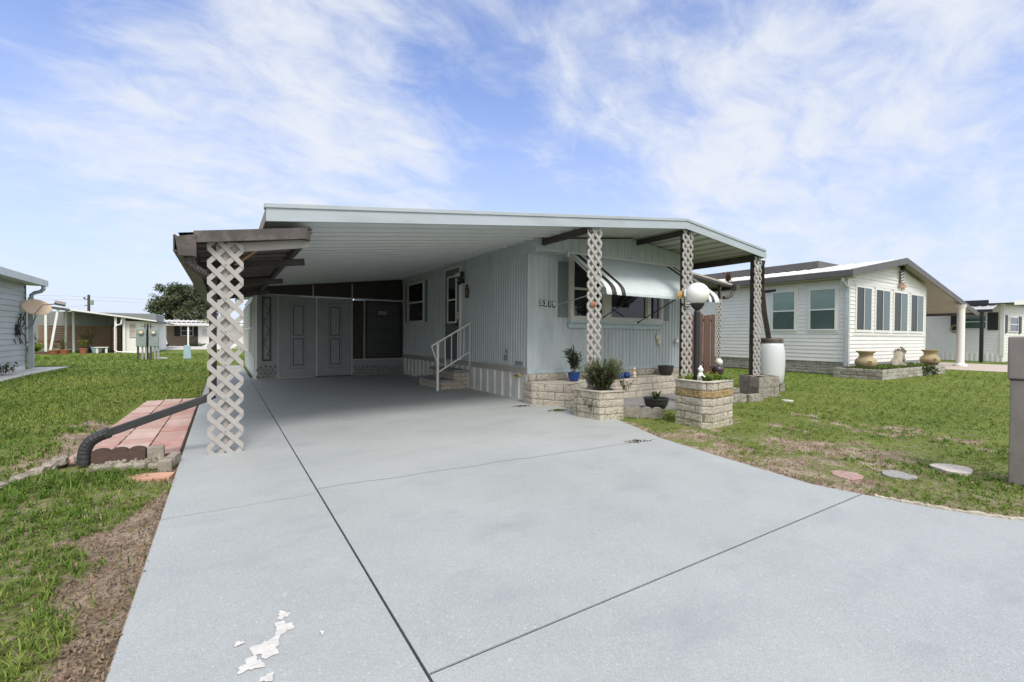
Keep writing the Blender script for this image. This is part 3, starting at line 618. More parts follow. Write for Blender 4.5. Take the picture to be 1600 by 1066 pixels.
# carport end wall: doors, panels and screens of the enclosed room
def endwall():
    y = BY; m = MB(); m.box(.69, y, 0, .86, y+.05, 2.24); m.box(1.08, y, 0, 1.25, y+.05, 2.24); m.box(.86, y, 2.17, 1.08, y+.05, 2.24); m.box(.86, y, .0, 1.08, y+.05, .47)
    m.build('room_wall', M_door, home); m = MB(); m.box(3.18, y, 0, 4.69, y+.05, .46); m.build('knee_wall', M_door, home)
    rl = MB()                                     # rounded cobble relief at the foot
    for x0, x1, z1 in ((.72, 1.24, .36), (3.20, 4.66, .27)):
        rl = MB(); zz = .06; r = 0
        while zz < z1:
            xx = x0+.05+(r % 2)*.055
            while xx < x1-.04: rl.ball((xx, y-.002, zz), .047, 8, 5, (1, .28, .9)); xx += .112
            zz += .088; r += 1
        rl.build('cobble_relief', mat('dusty_grey_relief', (.19, .185, .18), .8, .2, 8), home, smooth=True)
    t = MB()
    t.box(.69, y-.012, 2.235, 4.69, y+.0, 2.262); t.box(1.235, y-.012, 0, 1.26, y, 2.235); t.box(3.155, y-.014, 0, 3.185, y, 2.66); t.box(2.10, y-.012, 2.262, 2.13, y, 2.56)
    t.box(3.185, y-.012, .455, 4.69, y, .48); t.box(3.50, y-.012, .48, 3.53, y, 2.235); t.box(1.26, y-.012, 0, 2.12, y, .025)
    t.add([(.9, y-.012, zc(.9)-.02), (4.69, y-.012, zc(4.69)-.02), (4.69, y-.012, zc(4.69)+.005), (.9, y-.012, zc(.9)+.005)], [(0, 1, 2, 3)])
    t.build('room_trim', mat('thin_white_trim', (.42, .41, .39), .5), home)
    tr = MB(); tr.add([(.69, y+.01, 2.26), (4.69, y+.01, 2.26), (4.69, y+.01, zc(4.69)), (.69, y+.01, zc(.69))], [(0, 1, 2, 3)]); tr.build('transom_screen', M_screen, home)
    for x0 in (1.262, 2.222):
        d = MB(); d.box(x0, y-.004, .03, x0+.935, y+.03, 2.233); do = d.build('storage_door', M_door, home)
        if x0 < 2: pass
        for z0, z1 in ((1.16, 1.98), (.34, 1.08)):
            q = MB(); frame_rect(q, (x0+.345, y-.004, z0), XU, -YU, .265, z1-z0, .022, .008); q.build('door_moulding', M_door_line, do)
        q = MB(); frame_rect(q, (x0+.29, y-.004, .25), XU, -YU, .375, 1.83, .008, .004); q.build('door_moulding', M_door_line, do)
        if x0 > 2:
            k = MB(); k.ball((x0+.085, y-.035, 1.10), .022); k.ball((x0+.045, y-.02, 1.11), .014); k.build('knob', M_brass, do, smooth=True)
    c = MB(); c.box(2.197, y-.006, .03, 2.222, y+.02, 2.233); c.build('door_post', M_frame, home)
    s = MB(); s.box(2.20, y-.10, .001, 3.2, y-.015, .012); s.build('door_mat', M_black, home)
    # decorative grille panels with scrolls
    for x0, w, mp, mf, mscr in ((.86, .22, M_door, M_black, M_door_line), (3.22, .26, M_screen, M_screen, mat('bronze_scroll', (.055, .043, .036), .5))):
        g = MB(); slab_rect(g, (x0, y+.012, .48), XU, -YU, w, 1.7, 0, .006); go = g.build('grille_panel', mp, home)
        fr = MB(); frame_rect(fr, (x0, y-.002, .48), XU, -YU, w, 1.70, .038 if w < .25 else .016, .016); fr.build('grille_frame', mf, go)
        sc = MB(); cx = x0+w/2
        for k in range(3):
            z0 = .64+k*.54; pts = []
            for q in range(28):
                t = q/27; a = math.pi*1.5*t; pts.append((cx+.062*math.sin(2*math.pi*t), y-.008, z0+.42*t))
            sc.tube(pts, .007, 5)
            for sg, zz in ((1, z0+.42), (-1, z0)):
                sc.tube([(cx+sg*(-.03+.03*math.cos(a)*(1-a/9)), y-.008, zz+sg*.03*math.sin(a)*(1-a/9)) for a in np.linspace(0, 5.5, 14)], .006, 5)
        sc.build('scroll', mscr, go)
    # screened window with four horizontal louvres
    w = MB(); frame_rect(w, (3.56, y, .50), XU, -YU, 1.10, 1.71, .045, .02); wo = w.build('screen_window', M_screen, home)
    w = MB(); slab_rect(w, (3.60, y+.02, .54), XU, -YU, 1.02, 1.63, 0, .008); w.build('pane', M_glassk_dark, wo)
    w = MB()
    for z in (.62, .93, 1.33, 1.75): slab_rect(w, (3.60, y+.012, z), XU, -YU, 1.02, .026, 0, .02)
    w.build('louvre_bar', M_black, wo)
    w = MB(); slab_rect(w, (3.93, y-.012, 1.80), XU, -YU, .25, .10, 0, .003); nt = w.build('notice', mat('grey_notice_paper', (.30, .30, .30), .8), wo)
    for k in range(3):
        w = MB(); slab_rect(w, (3.96, y-.016, 1.825+k*.022), XU, -YU, .18-.03*(k % 2), .006, 0, .001); w.build('print_line', M_black, nt)
M_glassk_dark = mat('charcoal_screened_glass', (.035, .04, .042), .3, .1, 3)
endwall()
# side of the enclosed room (faces -X)
m = MB(); m.box(.69, BY+.0, 0, .74, 20, .60); m.box(.69, BY, 2.12, .74, 20, 2.3); m.build('room_side_wall', M_white, home)
for k in range(6):
    y1 = BY+.12+k*1.03; sash_window(home, (.69, y1+.98, .60), -YU, -XU, .98, 1.52, glass=M_glassg, frame=M_white, t=.05, name='room_window')
m = MB(); m.box(.69, BY-.002, 0, .75, BY+.11, 2.24); m.build('room_corner_post', M_white, home)
m = MB(); m.box(.80, BY+.1, 0, 4.6, 20, 2.2); m.build('room_interior', M_door, home)

# side window, door
for y0, y1 in ((13.30, 13.42), (11.66, 11.84)):
    s = MB(); slab_rect(s, (WX-.012, y1, 1.56), -YU, -XU, y1-y0, 1.14, 0, .02); s.build('shutter', M_shutter, home)
sash_window(home, (WX-.005, 13.19, 1.56), -YU, -XU, 1.29, 1.14, frame=mat('shaded_white_frame', (.62, .62, .60), .4))
def entry_door():
    d = MB(); slab_rect(d, (WX-.012, 10.45, .62), -YU, -XU, .82, 2.17, 0, .03); do = d.build('entry_door', mat('blue_grey_door', (.125, .155, .17), .4, .05, 3), home)
    f = MB(); slab_rect(f, (WX-.012, 9.63, .62), -YU, -XU, .045, 2.2, 0, .05); slab_rect(f, (WX-.012, 10.49, 2.79), -YU, -XU, .9, .03, 0, .05); slab_rect(f, (WX-.012, 10.49, .62), -YU, -XU, .03, 2.17, 0, .035); f.build('door_frame', M_white, do)
    sash_window(None, (WX-.04, 10.31, 1.49), -YU, -XU, .52, 1.13, name='door_window', frame=M_white, t=.035) if 0 else None
    w = MB(); frame_rect(w, (WX-.042, 10.29, 1.49), -YU, -XU, .50, 1.13, .035, .022); slab_rect(w, (WX-.042, 10.26, 2.03), -YU, -XU, .44, .035, 0, .02); w.build('door_window_frame', M_white, do)
    w = MB(); slab_rect(w, (WX-.042, 10.26, 1.52), -YU, -XU, .44, 1.07, .002, .008); w.build('door_pane', M_glass, do)
    h = MB(); h.box(WX-.075, 9.68, 1.585, WX-.042, 9.75, 1.74); h.build('keypad', M_creamshell, do, bevel=.006)
    h = MB(); h.tube([(WX-.042, 9.73, 1.46), (WX-.085, 9.73, 1.46)], .028, 12); h.bar((WX-.085, 9.73, 1.46), (WX-.085, 9.84, 1.45), .018); h.build('door_handle', M_black, do)
    s = MB(); s.box(WX-.03, 9.62, .60, WX-.012, 10.5, .625); s.build('sill', M_belt, do)
entry_door()
# wall accessories that belong to the house
m = MB(); m.tube([(WX-.01, 7.12, .44), (WX-.07, 7.12, .44)], .018, 10); m.tube([(WX-.07, 7.04, .455), (WX-.07, 7.20, .455)], .02, 10); m.ball((WX-.07, 7.02, .46), .028, 8, 6); m.tube([(WX-.07, 7.17, .45), (WX-.08, 7.18, .40)], .016, 8); m.build('water_tap', M_brass, home)
m = MB(); m.box(WX-.045, 7.55, .71, WX-.014, 7.63, .83); m.box(WX-.03, 7.53, .86, WX-.014, 7.6, .93); m.build('outlet_box', M_siding_dark, home)
m = MB(); m.box(WX-.035, 7.0, .655, WX-.012, 7.24, .72); m.build('wall_vent', M_siding_dark, home)
# front bay of windows
m = MB(); frame_rect(m, (5.62, 6.86, 1.50), XU, -YU, 2.66, 1.24, .07, .10); m.box(6.50, 6.76, 1.55, 6.68, 6.86, 2.70); m.box(7.77, 6.76, 1.55, 7.87, 6.86, 2.70)
m.build('bay_frame', M_frame, home, bevel=.004)
m = MB(); m.box(5.60, 6.74, 1.455, 8.30, 6.865, 1.51); m.box(5.62, 6.80, 1.36, 8.28, 6.865, 1.455); m.build('bay_sill', M_flash, home, bevel=.004)
for x0, w, r in ((5.69, .81, True), (6.68, 1.09, False), (7.87, .34, False)): sash_window(home, (x0, 6.83, 1.565), XU, -YU, w, 1.12, t=.032, rail=r, name='bay_window')
for x0, w in ((5.38, .235), (8.31, .25)):
    s = MB(); slab_rect(s, (x0, FY-.014, 1.56), XU, -YU, w, 1.06, 0, .018)
    for k in range(9): slab_rect(s, (x0+.02, FY-.032, 1.60+k*.112), XU, -YU, w-.04, .05, 0, .008)
    s.build('shutter', M_shutter, home)
# house numbers: black tiles with pale digits
for k, ch in enumerate('5319'):
    x = 4.985+k*.098
    b = MB(); slab_rect(b, (x-.034, FY-.014, 1.755-.006*k), XU, -YU, .068, .118, 0, .008); bo = b.build('number_tile', M_black, home, bevel=.006)
    text_mesh('digit', ch, .125, M_white, bo, face_front(x, FY-.0235, 1.814-.006*k), .0015)
# awning over the bay
def awning():
    prof = [(6.60, 2.745), (6.16, 2.435), (5.80, 2.175), (5.70, 2.10), (5.635, 2.025), (5.605, 1.955), (5.60, 1.90)]
    X0, X1 = 5.42, 8.56; m = MB(); stripes = [(.13, 0), (.24, 1), (.35, 0), (.46, 1)]
    n = 378; pn = [(-.55, .83)]*3+[(-.7, .7), (-.85, .5), (-.97, .2), (-1, 0)]
    for i in range(n+1):
        x = X0+(X1-X0)*i/n; o = .011*math.cos(2*math.pi*i/7)
        for k, (y, z) in enumerate(prof):
            zz = z+(.016*abs(math.sin(math.pi*i/7+.4)) if k == len(prof)-1 else 0); m.v.append((x, y+pn[k][0]*o, zz+pn[k][1]*o))
    K = len(prof)
    for i in range(n):
        e = min(X0+(X1-X0)*(i+.5)/n-X0, X1-(X0+(X1-X0)*(i+.5)/n)); c = 2
        for lim, cc in stripes:
            if e < lim: c = cc; break
        for k in range(K-1): m.f.append((i*K+k, i*K+k+1, (i+1)*K+k+1, (i+1)*K+k)); m.mi.append(c)
    ao = m.build('awning', [mat('awning_white', (.62, .67, .68), .4, .05, 6), M_black, mat('awning_pale_blue', (.50, .565, .585), .38, .05, 5)], home)
    f = MB(); f.box(5.36, 6.565, 2.73, 8.60, 6.60, 2.765); f.box(5.36, 6.54, 2.66, 5.40, 6.60, 2.765); f.build('awning_rail', M_frame, ao)
    f = MB(); f.bar((5.42, 6.56, 2.70), (5.43, 5.66, 2.03), .05, .02); f.bar((8.55, 6.56, 2.70), (8.55, 5.66, 2.03), .05, .02); f.build('awning_rafter', M_frame, ao)
    for a, b, mm in (((5.40, 6.84, 1.80), (5.46, 5.72, 1.98), M_pvc), ((6.30, 6.74, 1.50), (6.36, 5.75, 1.98), M_black), ((7.45, 6.74, 1.50), (7.52, 5.75, 1.98), M_black)):
        q = MB(); q.tube([a, b], .011, 8); q.ball(a, .026, 8, 6); q.build('awning_arm', mm, ao)
    
    e = MB(); c = Vector((5.445, 5.70, 1.98)); e.tube([c, c+Vector((.03, 0, 0))], .07, 16); e.build('end_cap', mat('worn_grey_print', (.35, .35, .36), .5, .5, 45), ao)
awning()
# lattice columns
def lattice_panel(name, parent, c, u, n, W, z0, z1, q, bw, mt, phase=0):
    """two crossed layers of slats cut off square at the edges"""
    c, u, n = Vector(c), Vector(u), Vector(n); s = q/(W/2); v = bw/2*math.sqrt(1+s*s); m = MB()
    for layer, sg in ((0, 1), (1, -1)):
        zz = z0-W*s-q+phase
        while zz < z1+W*s+q:
            a0, a1 = -W/2, W/2; za = zz; zb = zz+W*s
            if sg < 0: za, zb = zb, za
            poly = [(a0, za-v), (a1, zb-v), (a1, zb+v), (a0, za+v)]
            # clip to z range
            def clip(P, zl, keep_above):
                out = []
                for i in range(len(P)):
                    A, B = P[i], P[(i+1) % len(P)]; ia = (A[1] >= zl) == keep_above or A[1] == zl; ib = (B[1] >= zl) == keep_above or B[1] == zl
                    if ia: out.append(A)
                    if ia != ib: t = (zl-A[1])/(B[1]-A[1]); out.append((A[0]+(B[0]-A[0])*t, zl))
                return out
            P = clip(poly, z0, True) if poly else []; P = clip(P, z1, False) if P else []
            if len(P) >= 3:
                d0 = layer*.0085; m.prism(P, lambda a, b, t, d0=d0: c+u*a+Vector((0, 0, b))+n*(d0+t*.008))
            zz += q
    return m.build(name, mt, parent)
def column(x, y, z0, z1, W=.31, q=.167, side=True, bw=.046, post=M_lattice, sidem=M_lattice, pw=.03):
    cm = MB(); cm.box(x-pw, y+.022, z0, x+pw, y+.022+pw*2, z1); co = cm.build('lattice_column', post, home)
    lattice_panel('lattice_panel', co, (x, y, 0), XU, -YU, W, z0, z1-.01, q, bw, M_lattice, phase=.05)
    if side: lattice_panel('lattice_panel', co, (x-W/2+.02, y+.02+W/2, 0), YU, -XU, W, z0, z1-.01, q, bw, sidem, phase=.05)
    s = MB()
    k = z0+.05+q
    while k < z1: s.ball((x, y-.02, k), .007, 8, 5); k += q*2
    s.build('screw', M_galv, co)
    return co
column(0.02, 5.40, .0, 2.125, side=False, bw=.045, pw=.040)
# post of first column is wide and pale behind the slats
column(4.93, 5.37, .3, zc(4.93), W=.30, q=.165, side=False)
column(7.22, 5.37, .0, zc(7.2), W=.30, q=.165, side=False)
m = MB(); m.box(7.19, 5.42, 0, 7.25, 5.5, zc(7.1)-.02); m.build('steel_post', M_brown, home)
column(9.55, 5.37, .41, zc(9.55)-.05, W=.27, q=.165, side=False)
m = MB(); m.box(9.50, 5.42, .41, 9.56, 5.50, 2.93); m.build('steel_post', M_brown, home)
# right downspout into the barrel
m = MB(); m.tube([(9.80, 5.40, 2.86), (9.80, 5.42, 2.76), (9.86, 5.45, 2.62), (9.95, 5.5, 2.50), (10.03, 5.55, 2.38), (10.22, 5.58, 1.75), (10.45, 5.6, 1.19)], .062, 4); m.build('right_downspout', M_brown, home)
# lower side roof with gutter on the left
M_header = mat('dull_grey_beam', (.36, .34, .32), .6, .1, 6, stain=(.2, .18, .16), stain_amt=.5)
def side_roof():
    zt = lambda x: 2.17+.16*(x+.23)
    m = MB(); L = math.hypot(1.18, .19); d = Vector((1.18, 0, .189)).normalized(); n = Vector((d.z, 0, -d.x))
    m.corr((-.36, 5.34, zt(-.36)-.035), YU, d, n, 9.6, L, [(0, 0), (.84, 0), (.88, .03), (.95, .03)], .4)
    m.add([(-.36, 5.33, zt(-.36)), (.82, 5.33, zt(.82)), (.82, 15, zt(.82)), (-.36, 15, zt(-.36))], [(0, 1, 2, 3)]); so_ = m.build('side_roof', M_brown, home)
    m = MB(); m.add([(-.24, 5.305, zt(-.24)-.10), (.76, 5.305, zt(.76)-.105), (.76, 5.305, zt(.76)+.01), (-.24, 5.305, zt(-.24)+.01), (-.24, 5.335, zt(-.24)-.10), (.76, 5.335, zt(.76)-.105), (.76, 5.335, zt(.76)+.01), (-.24, 5.335, zt(-.24)+.01)], [(0, 1, 2, 3), (5, 4, 7, 6), (3, 2, 6, 7), (0, 4, 5, 1), (0, 3, 7, 4), (1, 5, 6, 2)])
    m.build('side_roof_fascia', M_gutter, so_)
    m = MB(); m.add([(-.06, 5.425, 2.0), (.79, 5.425, 2.15), (.79, 5.425, 2.235), (-.06, 5.425, 2.09), (-.06, 5.47, 2.0), (.79, 5.47, 2.15), (.79, 5.47, 2.235), (-.06, 5.47, 2.09)], [(0, 1, 2, 3), (5, 4, 7, 6), (3, 2, 6, 7), (0, 4, 5, 1), (0, 3, 7, 4), (1, 5, 6, 2)]); m.build('header_beam', M_header, so_)
    for y in (6.9, 9.6, 12.4):
        m = MB(); m.bar((-.30, y, 2.03), (.95, y, 2.20), .06, .09); m.build('cross_beam', M_brown, so_)
    m = MB(); m.box(.74, 5.34, 2.22, .80, 13.66, 2.36); m.build('edge_beam', M_brown, so_)
    m = MB(); m.bar((.30, 5.5, 2.09), (.12, 6.3, 2.02), .03, .03); m.build('brace', mat('raw_wood', (.36, .22, .13), .7), so_)
    g = MB()
    for x0, x1, z0, z1 in ((-.40, -.39, 1.98, 2.13), (-.40, -.25, 1.975, 1.985), (-.26, -.25, 1.98, 2.11)): g.box(x0, 5.34, z0, x1, 15, z1)
    g.build('gutter', M_gutter, so_)
    h = MB(); a = [(-.385, 2.125), (-.36, 2.105), (-.31, 2.12), (-.22, 2.14)]; b = [(-.355, 1.93), (-.335, 1.93), (-.30, 1.93), (-.215, 1.935)]
    vs = []
    for yy in (5.27, 5.42):
        vs += [(x, yy, z) for x, z in a]+[(x, yy, z) for x, z in b[::-1]]
    h.add(vs, [tuple(range(8))[::-1], tuple(range(8, 16))]+[(i, (i+1) % 8, 8+(i+1) % 8, 8+i) for i in range(8)]); h.build('gutter_hopper', M_gutter, so_)
    e = MB(); P = []
    for t in np.linspace(0, 1, 30):
        P.append(Vector((-.285, 5.34, 1.94)).lerp(Vector((-.275, 5.36, 1.86)), min(t*2.5, 1)) if t < .35 else Vector((-.275, 5.36, 1.86)).lerp(Vector((-.08, 5.50, 1.74)), ((t-.35)/.65)))
    e.tube(P, [.036+(.0045 if i % 2 else 0) for i in range(30)], 10); e.build('downspout_elbow', M_gutter, so_)
    e = MB(); e.box(-.12, 5.46, .58, -.055, 5.53, 1.76); e.build('downspout', M_gutter, so_)
side_roof()
# diagonal leader at the foot
lead = thing('drain_pipe', 'long charcoal downspout extension slanting across the pink pavers to the ground', 'drain pipe', (-1.09, 5.63, -.01))
def leader():
    m = MB(); m.bar((-.10, 5.46, .565), (-.93, 5.60, .255), .092, .072); m.build('pipe', M_pipe, lead, bevel=.008)
    m = MB(); P = [Vector((-.90, 5.595, .266)), Vector((-.97, 5.61, .238)), Vector((-1.03, 5.62, .200)), Vector((-1.065, 5.628, .145)), Vector((-1.08, 5.63, .08)), Vector((-1.085, 5.63, -.02))]
    Q = []
    for a, b in zip(P, P[1:]): Q += [a.lerp(b, t) for t in (0, .25, .5, .75)]
    Q.append(P[-1]); m.tube(Q, [.050+(.0015 if i % 2 else -.001) for i in range(len(Q))], 12); m.build('elbow', M_pipe, lead)
    m = MB(); m.bar((-.085, 5.45, .58), (-.14, 5.463, .552), .095, .072); m.build('coupler', M_brown, lead)
leader()
# ================================================================== PORCH, STEPS, PLANTERS
def solid_poly(mb, poly, z0, z1): return mb.prism(poly, lambda a, b, t: (a, b, z0+t*(z1-z0)))
def inset(poly, d):
    n = len(poly); out = []
    for i in range(n):
        p, c, q = (Vector((*poly[j % n], 0)) for j in (i-1, i, i+1)); e1 = (c-p).normalized(); e2 = (q-c).normalized()
        n1 = Vector((-e1.y, e1.x, 0)); n2 = Vector((-e2.y, e2.x, 0)); b = (n1+n2); b = b/max(.3, b.dot(n1)); out.append((c.x+b.x*d, c.y+b.y*d))
    return out
def block_planter(name, label, cat, poly, h, ch, bl, ms, mis=None, cap=True, soil=True, group=None, T=.09, z0=-.03, skip=()):
    t = thing(name, label, cat, (*poly[0], 0), group); m = MB(); core = MB(); n = len(poly)
    for i in range(n):
        if i in skip: continue
        course_wall(m, poly[i], poly[(i+1) % n], z0, h, ch, bl, T=T, core=core, mis=mis, amp=.004, shift=.25*(i % 2))
    m.build('blocks', ms, t); core.build('mortar', M_mortar, t)
    if cap:
        c = MB(); a, b = inset(poly, -.012), inset(poly, .085); k = len(poly)
        vs = [(x, y, z) for pl in (a, b) for z in (h, h+.018) for x, y in pl]
        fs = []
        for i in range(k):
            j = (i+1) % k; fs += [(k+i, k+j, 3*k+j, 3*k+i), (i, j, k+j, k+i), (2*k+j, 2*k+i, 3*k+i, 3*k+j), (j, i, 2*k+i, 2*k+j)]
        c.add(vs, fs); c.build('cap', M_cap, t, bevel=.004)
    if soil: s = MB(); solid_poly(s, inset(poly, .08), h-.06, h-.012); s.build('soil', M_soil, t)
    return t
P1 = [(4.47, 5.30), (4.53, 4.79), (4.95, 4.73), (5.06, 5.22)]
block_planter('block_planter', 'low mossy split-stone planter at the driveway edge, holding the oleander-like shrub', 'planter', P1, .395, .1, .30, [M_stone_old, M_stone], mis=lambda r, a: 1 if random.random() < .3 else 0)
P2 = [(5.36, 4.16), (5.33, 3.72), (5.42, 3.62), (6.0, 3.69), (6.06, 3.78), (6.10, 4.20)]
block_planter('block_planter', 'tall split-stone planter with one ochre course, around the globe lamp post', 'planter', P2, .595, .104, .34, [M_stone, M_stone_ochre, M_stone_old], mis=lambda r, a: 1 if r == 4 else (2 if r <= 1 else 0))
P3 = [(9.05, 5.02), (9.66, 4.94), (9.9, 5.5), (9.3, 5.6)]
block_planter('block_pedestal', 'grey split-block pedestal under the right end lattice column beside the barrel', 'pedestal', P3, .41, .2, .40, [M_stone_grey], cap=False, soil=False, T=.2)
m = MB(); solid_poly(m, inset(P3, .03), .0, .405); o = m.build('block_fill', M_stone_grey, [q for q in bpy.data.objects if q.name == 'block_pedestal'][0])
P4 = [(4.55, 6.79), (4.53, 6.48), (4.92, 5.93), (5.6, 6.2), (6.6, 6.33), (8.9, 6.42), (8.9, 6.79)]
block_planter('raised_bed', 'long cream split-stone raised bed below the awning window along the house front', 'raised bed', P4, .375, .125, .36, [M_stone], cap=False, skip=(5, 6))
m = MB(); solid_poly(m, inset(P4, .07), .2, .368); m.build('bed_top', M_cap, [q for q in bpy.data.objects if q.name == 'raised_bed'][0])
# low stones between the planter and the pedestal
for k, (x, y, l, h, a) in enumerate([(8.05, 4.93, .40, .17, .25), (8.5, 4.86, .42, .15, .1), (8.35, 5.25, .40, .24, .3)]):
    m = MB(); u = Vector((math.cos(a), -math.sin(a)*.6, 0)).normalized(); n = Vector((u.y, -u.x, 0))
    c = Vector((x, y, h/2-.02)); rough_block(m, c+n*.1, u, n, l, h, .2, .008); rough_block(m, c-u*0-n*.1, -u, -n, l, h, .1, .008); m.obox(c, u*(l/2-.004), n*.09, ZU*(h/2-.003)); rough_block(m, c+u*(l/2), -n, u, .19, h, .05)
    tag(m.build('loose_block', M_stone_grey, origin=(x, y, 0)), ['low grey stone block nearest the tall planter', 'low grey stone block lying in front of the barrel pedestal', 'taller pale stone block behind the two low ones by the pedestal'][k], 'block', 'loose stone blocks beside the porch')
# scalloped edging between the planters
def scallops(pts, w, h, m_, label, cat, T=.05, group=None):
    mb = MB(); p0, p1 = Vector((*pts[0], 0)), Vector((*pts[1], 0)); u = (p1-p0).normalized(); n = Vector((u.y, -u.x, 0)); L = (p1-p0).length; k = max(1, int(L/w)); w = L/k
    for i in range(k):
        poly = [(0, -.04)]+[(w/2-w/2*math.cos(a), h*.72+h*.28*math.sin(a)) for a in np.linspace(0, math.pi, 9)]+[(w, -.04)]
        mb.prism(poly[::-1], lambda a, b, t, i=i: p0+u*(i*w+a)+ZU*b+n*(-T/2+t*T))
    return tag(mb.build('scalloped_edging', m_, origin=pts[0]+(0,)), label, cat, group)
scallops([(5.08, 4.92), (5.52, 4.50)], .14, .15, M_stone_grey, 'grey scalloped concrete edging between the two stone planters', 'garden edging')
# bowl and pots
def bowl(name, label, c, r, h, mt, plant=None, flare=1.15, wall=.02):
    t = thing(name, label, 'plant pot', c); m = MB(); m.lathe(c, [(r*.72, 0), (r*.95, h*.45), (r, h*.85), (r*1.05, h*.87), (r*1.05, h), (r*.93, h), (r*.88, h*.8), (.001, h*.78)], 26); m.build('pot', mt, t, smooth=False)
    m = MB(); m.lathe(c, [(r*.9, h*.79), (r*.5, h*.85), (.001, h*.87)], 16); m.build('soil', M_soil, t); return t
def tuft_plant(name, label, cat, c, n, h, sp, w, base, group=None):
    m = MB(); cols = []; blades(m, cols, c, n, h, sp, w, base); return tag(m.build(name, M_leaf, origin=c, attr=cols), label, cat, group)
bowl('plant_bowl', 'wide black plastic bowl with a small agave on the porch slab', (6.16, 5.16, 0), .20, .17, M_blackp)
tuft_plant('agave', 'small green agave growing in the wide black bowl', 'plant', (6.16, 5.16, .14), 22, .17, .13, .035, (.07, .11, .04))
bowl('plant_pot', 'black plastic pot at the right end of the stone bed', (8.12, 6.55, .375), .16, .20, M_blackp)
tuft_plant('seedling', 'low ivy leaves in the black pot at the end of the stone bed', 'plant', (8.12, 6.55, .54), 20, .06, .13, .03, (.06, .09, .03))
bowl('plant_pot', 'cobalt blue pot left of the shrub on the stone bed', (5.45, 6.45, .375), .11, .16, M_blue)
# shrubs
def shrub(name, label, c, n, h, sp, per, L, W, base, cat='shrub', group=None, v=.4):
    t = thing(name, label, cat, c, group); st = fountain(c, n, h, sp); lo, s = leafy('leaves', t, st, per, L, W, base, v); s.build('stems', M_bark, t); return t
shrub('oleander_shrub', 'dense narrow-leaved green shrub growing from the low mossy planter', (4.77, 5.0, .38), 95, .50, .31, 60, .085, .016, (.115, .145, .065), v=.5)
shrub('leafy_sprig', 'dark leggy sprig in the cobalt blue pot beside the shrub', (5.45, 6.45, .52), 11, .52, .18, 30, .11, .026, (.05, .07, .035))
shrub('trailing_vine', 'thin leafy vine trailing down the right face of the low planter', (5.0, 4.74, .40), 7, .20, .12, 14, .05, .018, (.09, .13, .04))
t = thing('climbing_weed', 'straggly weed clinging to the left face of the low planter', 'weed', (4.50, 4.95, .2)); lo, s = leafy('leaves', t, [[(4.50, 4.93, .12), (4.48, 4.9, .24), (4.47, 4.86, .34)], [(4.50, 4.93, .14), (4.47, 5.0, .2), (4.46, 5.05, .28)]], 26, .045, .016, (.08, .11, .03)); s.build('stems', M_bark, t)
shrub('young_sapling', 'thin sapling between the bowl and the tall planter', (5.75, 4.42, .0), 5, .55, .16, 9, .055, .02, (.12, .17, .04))
def mixed_plants():
    m = MB(); cols = []
    for k in range(44):
        x, y = random.uniform(5.45, 6.02), random.uniform(3.74, 4.14)
        blades(m, cols, (x, y, .575), 11, random.uniform(.05, .15), .15, .02, random.choice([(.22, .30, .05), (.10, .17, .03), (.28, .32, .09)]))
    tag(m.build('ground_leaves', M_leaf, origin=(5.7, 3.95, .575), attr=cols), 'yellow-green spider plants filling the tall planter around the lamp', 'plants')
    m = MB(); cols = []
    for k in range(14): blades(m, cols, (6.08+random.uniform(-.02, .02), 3.78+random.uniform(0, .1), .60-k*.012), 5, .03, .09, .015, (.16, .22, .04))
    tag(m.build('hanging_leaves', M_leaf, origin=(6.08, 3.8, .6), attr=cols), 'bright leaves spilling over the right corner of the tall planter', 'plants')
mixed_plants()
# small ornaments
def figurine(label, c, s, mt, cat='figurine'):
    m = MB(); c = Vector(c); m.lathe(c, [(.055*s, 0), (.06*s, .02*s), (.045*s, .05*s), (.05*s, .10*s), (.035*s, .15*s), (.018*s, .165*s)], 12); m.ball(c+Vector((0, -.005, .195*s)), .036*s, 12, 8); m.ball(c+Vector((.045*s, -.03*s, .09*s)), .022*s, 8, 6); m.ball(c+Vector((-.045*s, -.03*s, .09*s)), .022*s, 8, 6); m.lathe(c+Vector((0, 0, .21*s)), [(.045*s, 0), (.03*s, .02*s), (.008*s, .06*s)], 10)
    return tag(m.build('garden_figurine', mt, origin=c), label, cat)
figurine('small bright white gnome figurine among the plants at the lamp post foot', (5.53, 3.88, .575), .88, M_white)
figurine('pale cream cat-like figurine on the bed ledge right of the blue pots', (7.03, 6.45, .375), .8, M_creamshell)
for k, x in enumerate((6.62, 6.80)):
    m = MB(); m.lathe((x, 6.43, .375), [(.05, 0), (.075, .03), (.078, .07), (.05, .105), (.056, .115), (.045, .115), (.03, .06), (.001, .05)], 18); tag(m.build('blue_vase', M_blue, origin=(x, 6.43, .375), smooth=True), ['squat cobalt vase on the bed ledge, the one nearer the shrub', 'squat cobalt vase on the bed ledge, the one nearer the cream figurine'][k], 'vase', 'cobalt vases on the stone bed')
def shell(label, c, r, mt, flat_=.35):
    m = MB(); c = Vector(c); n = 16; vs = [c+Vector((0, -r*flat_, -.1*r))]
    for k in range(n):
        a = 2*math.pi*k/n; rr = r*(1 if k % 2 else .82); vs.append(c+Vector((rr*math.cos(a), 0, rr*math.sin(a)))); 
    vs.append(c+Vector((0, .012, 0)))
    m.add(vs, [(0, 1+k, 1+(k+1) % n) for k in range(n)]+[(n+1, 1+(k+1) % n, 1+k) for k in range(n)])
    return tag(m.build('shell_ornament', mt, origin=c), label, 'shell ornament')
shell('rusty orange shell fixed to the lattice column in the shrub planter', (4.90, 5.345, 1.70), .06, M_orange)
shell('yellow sunflower-like shell on the lattice column behind the globe lamp', (7.04, 5.37, 1.97), .085, M_yellow)
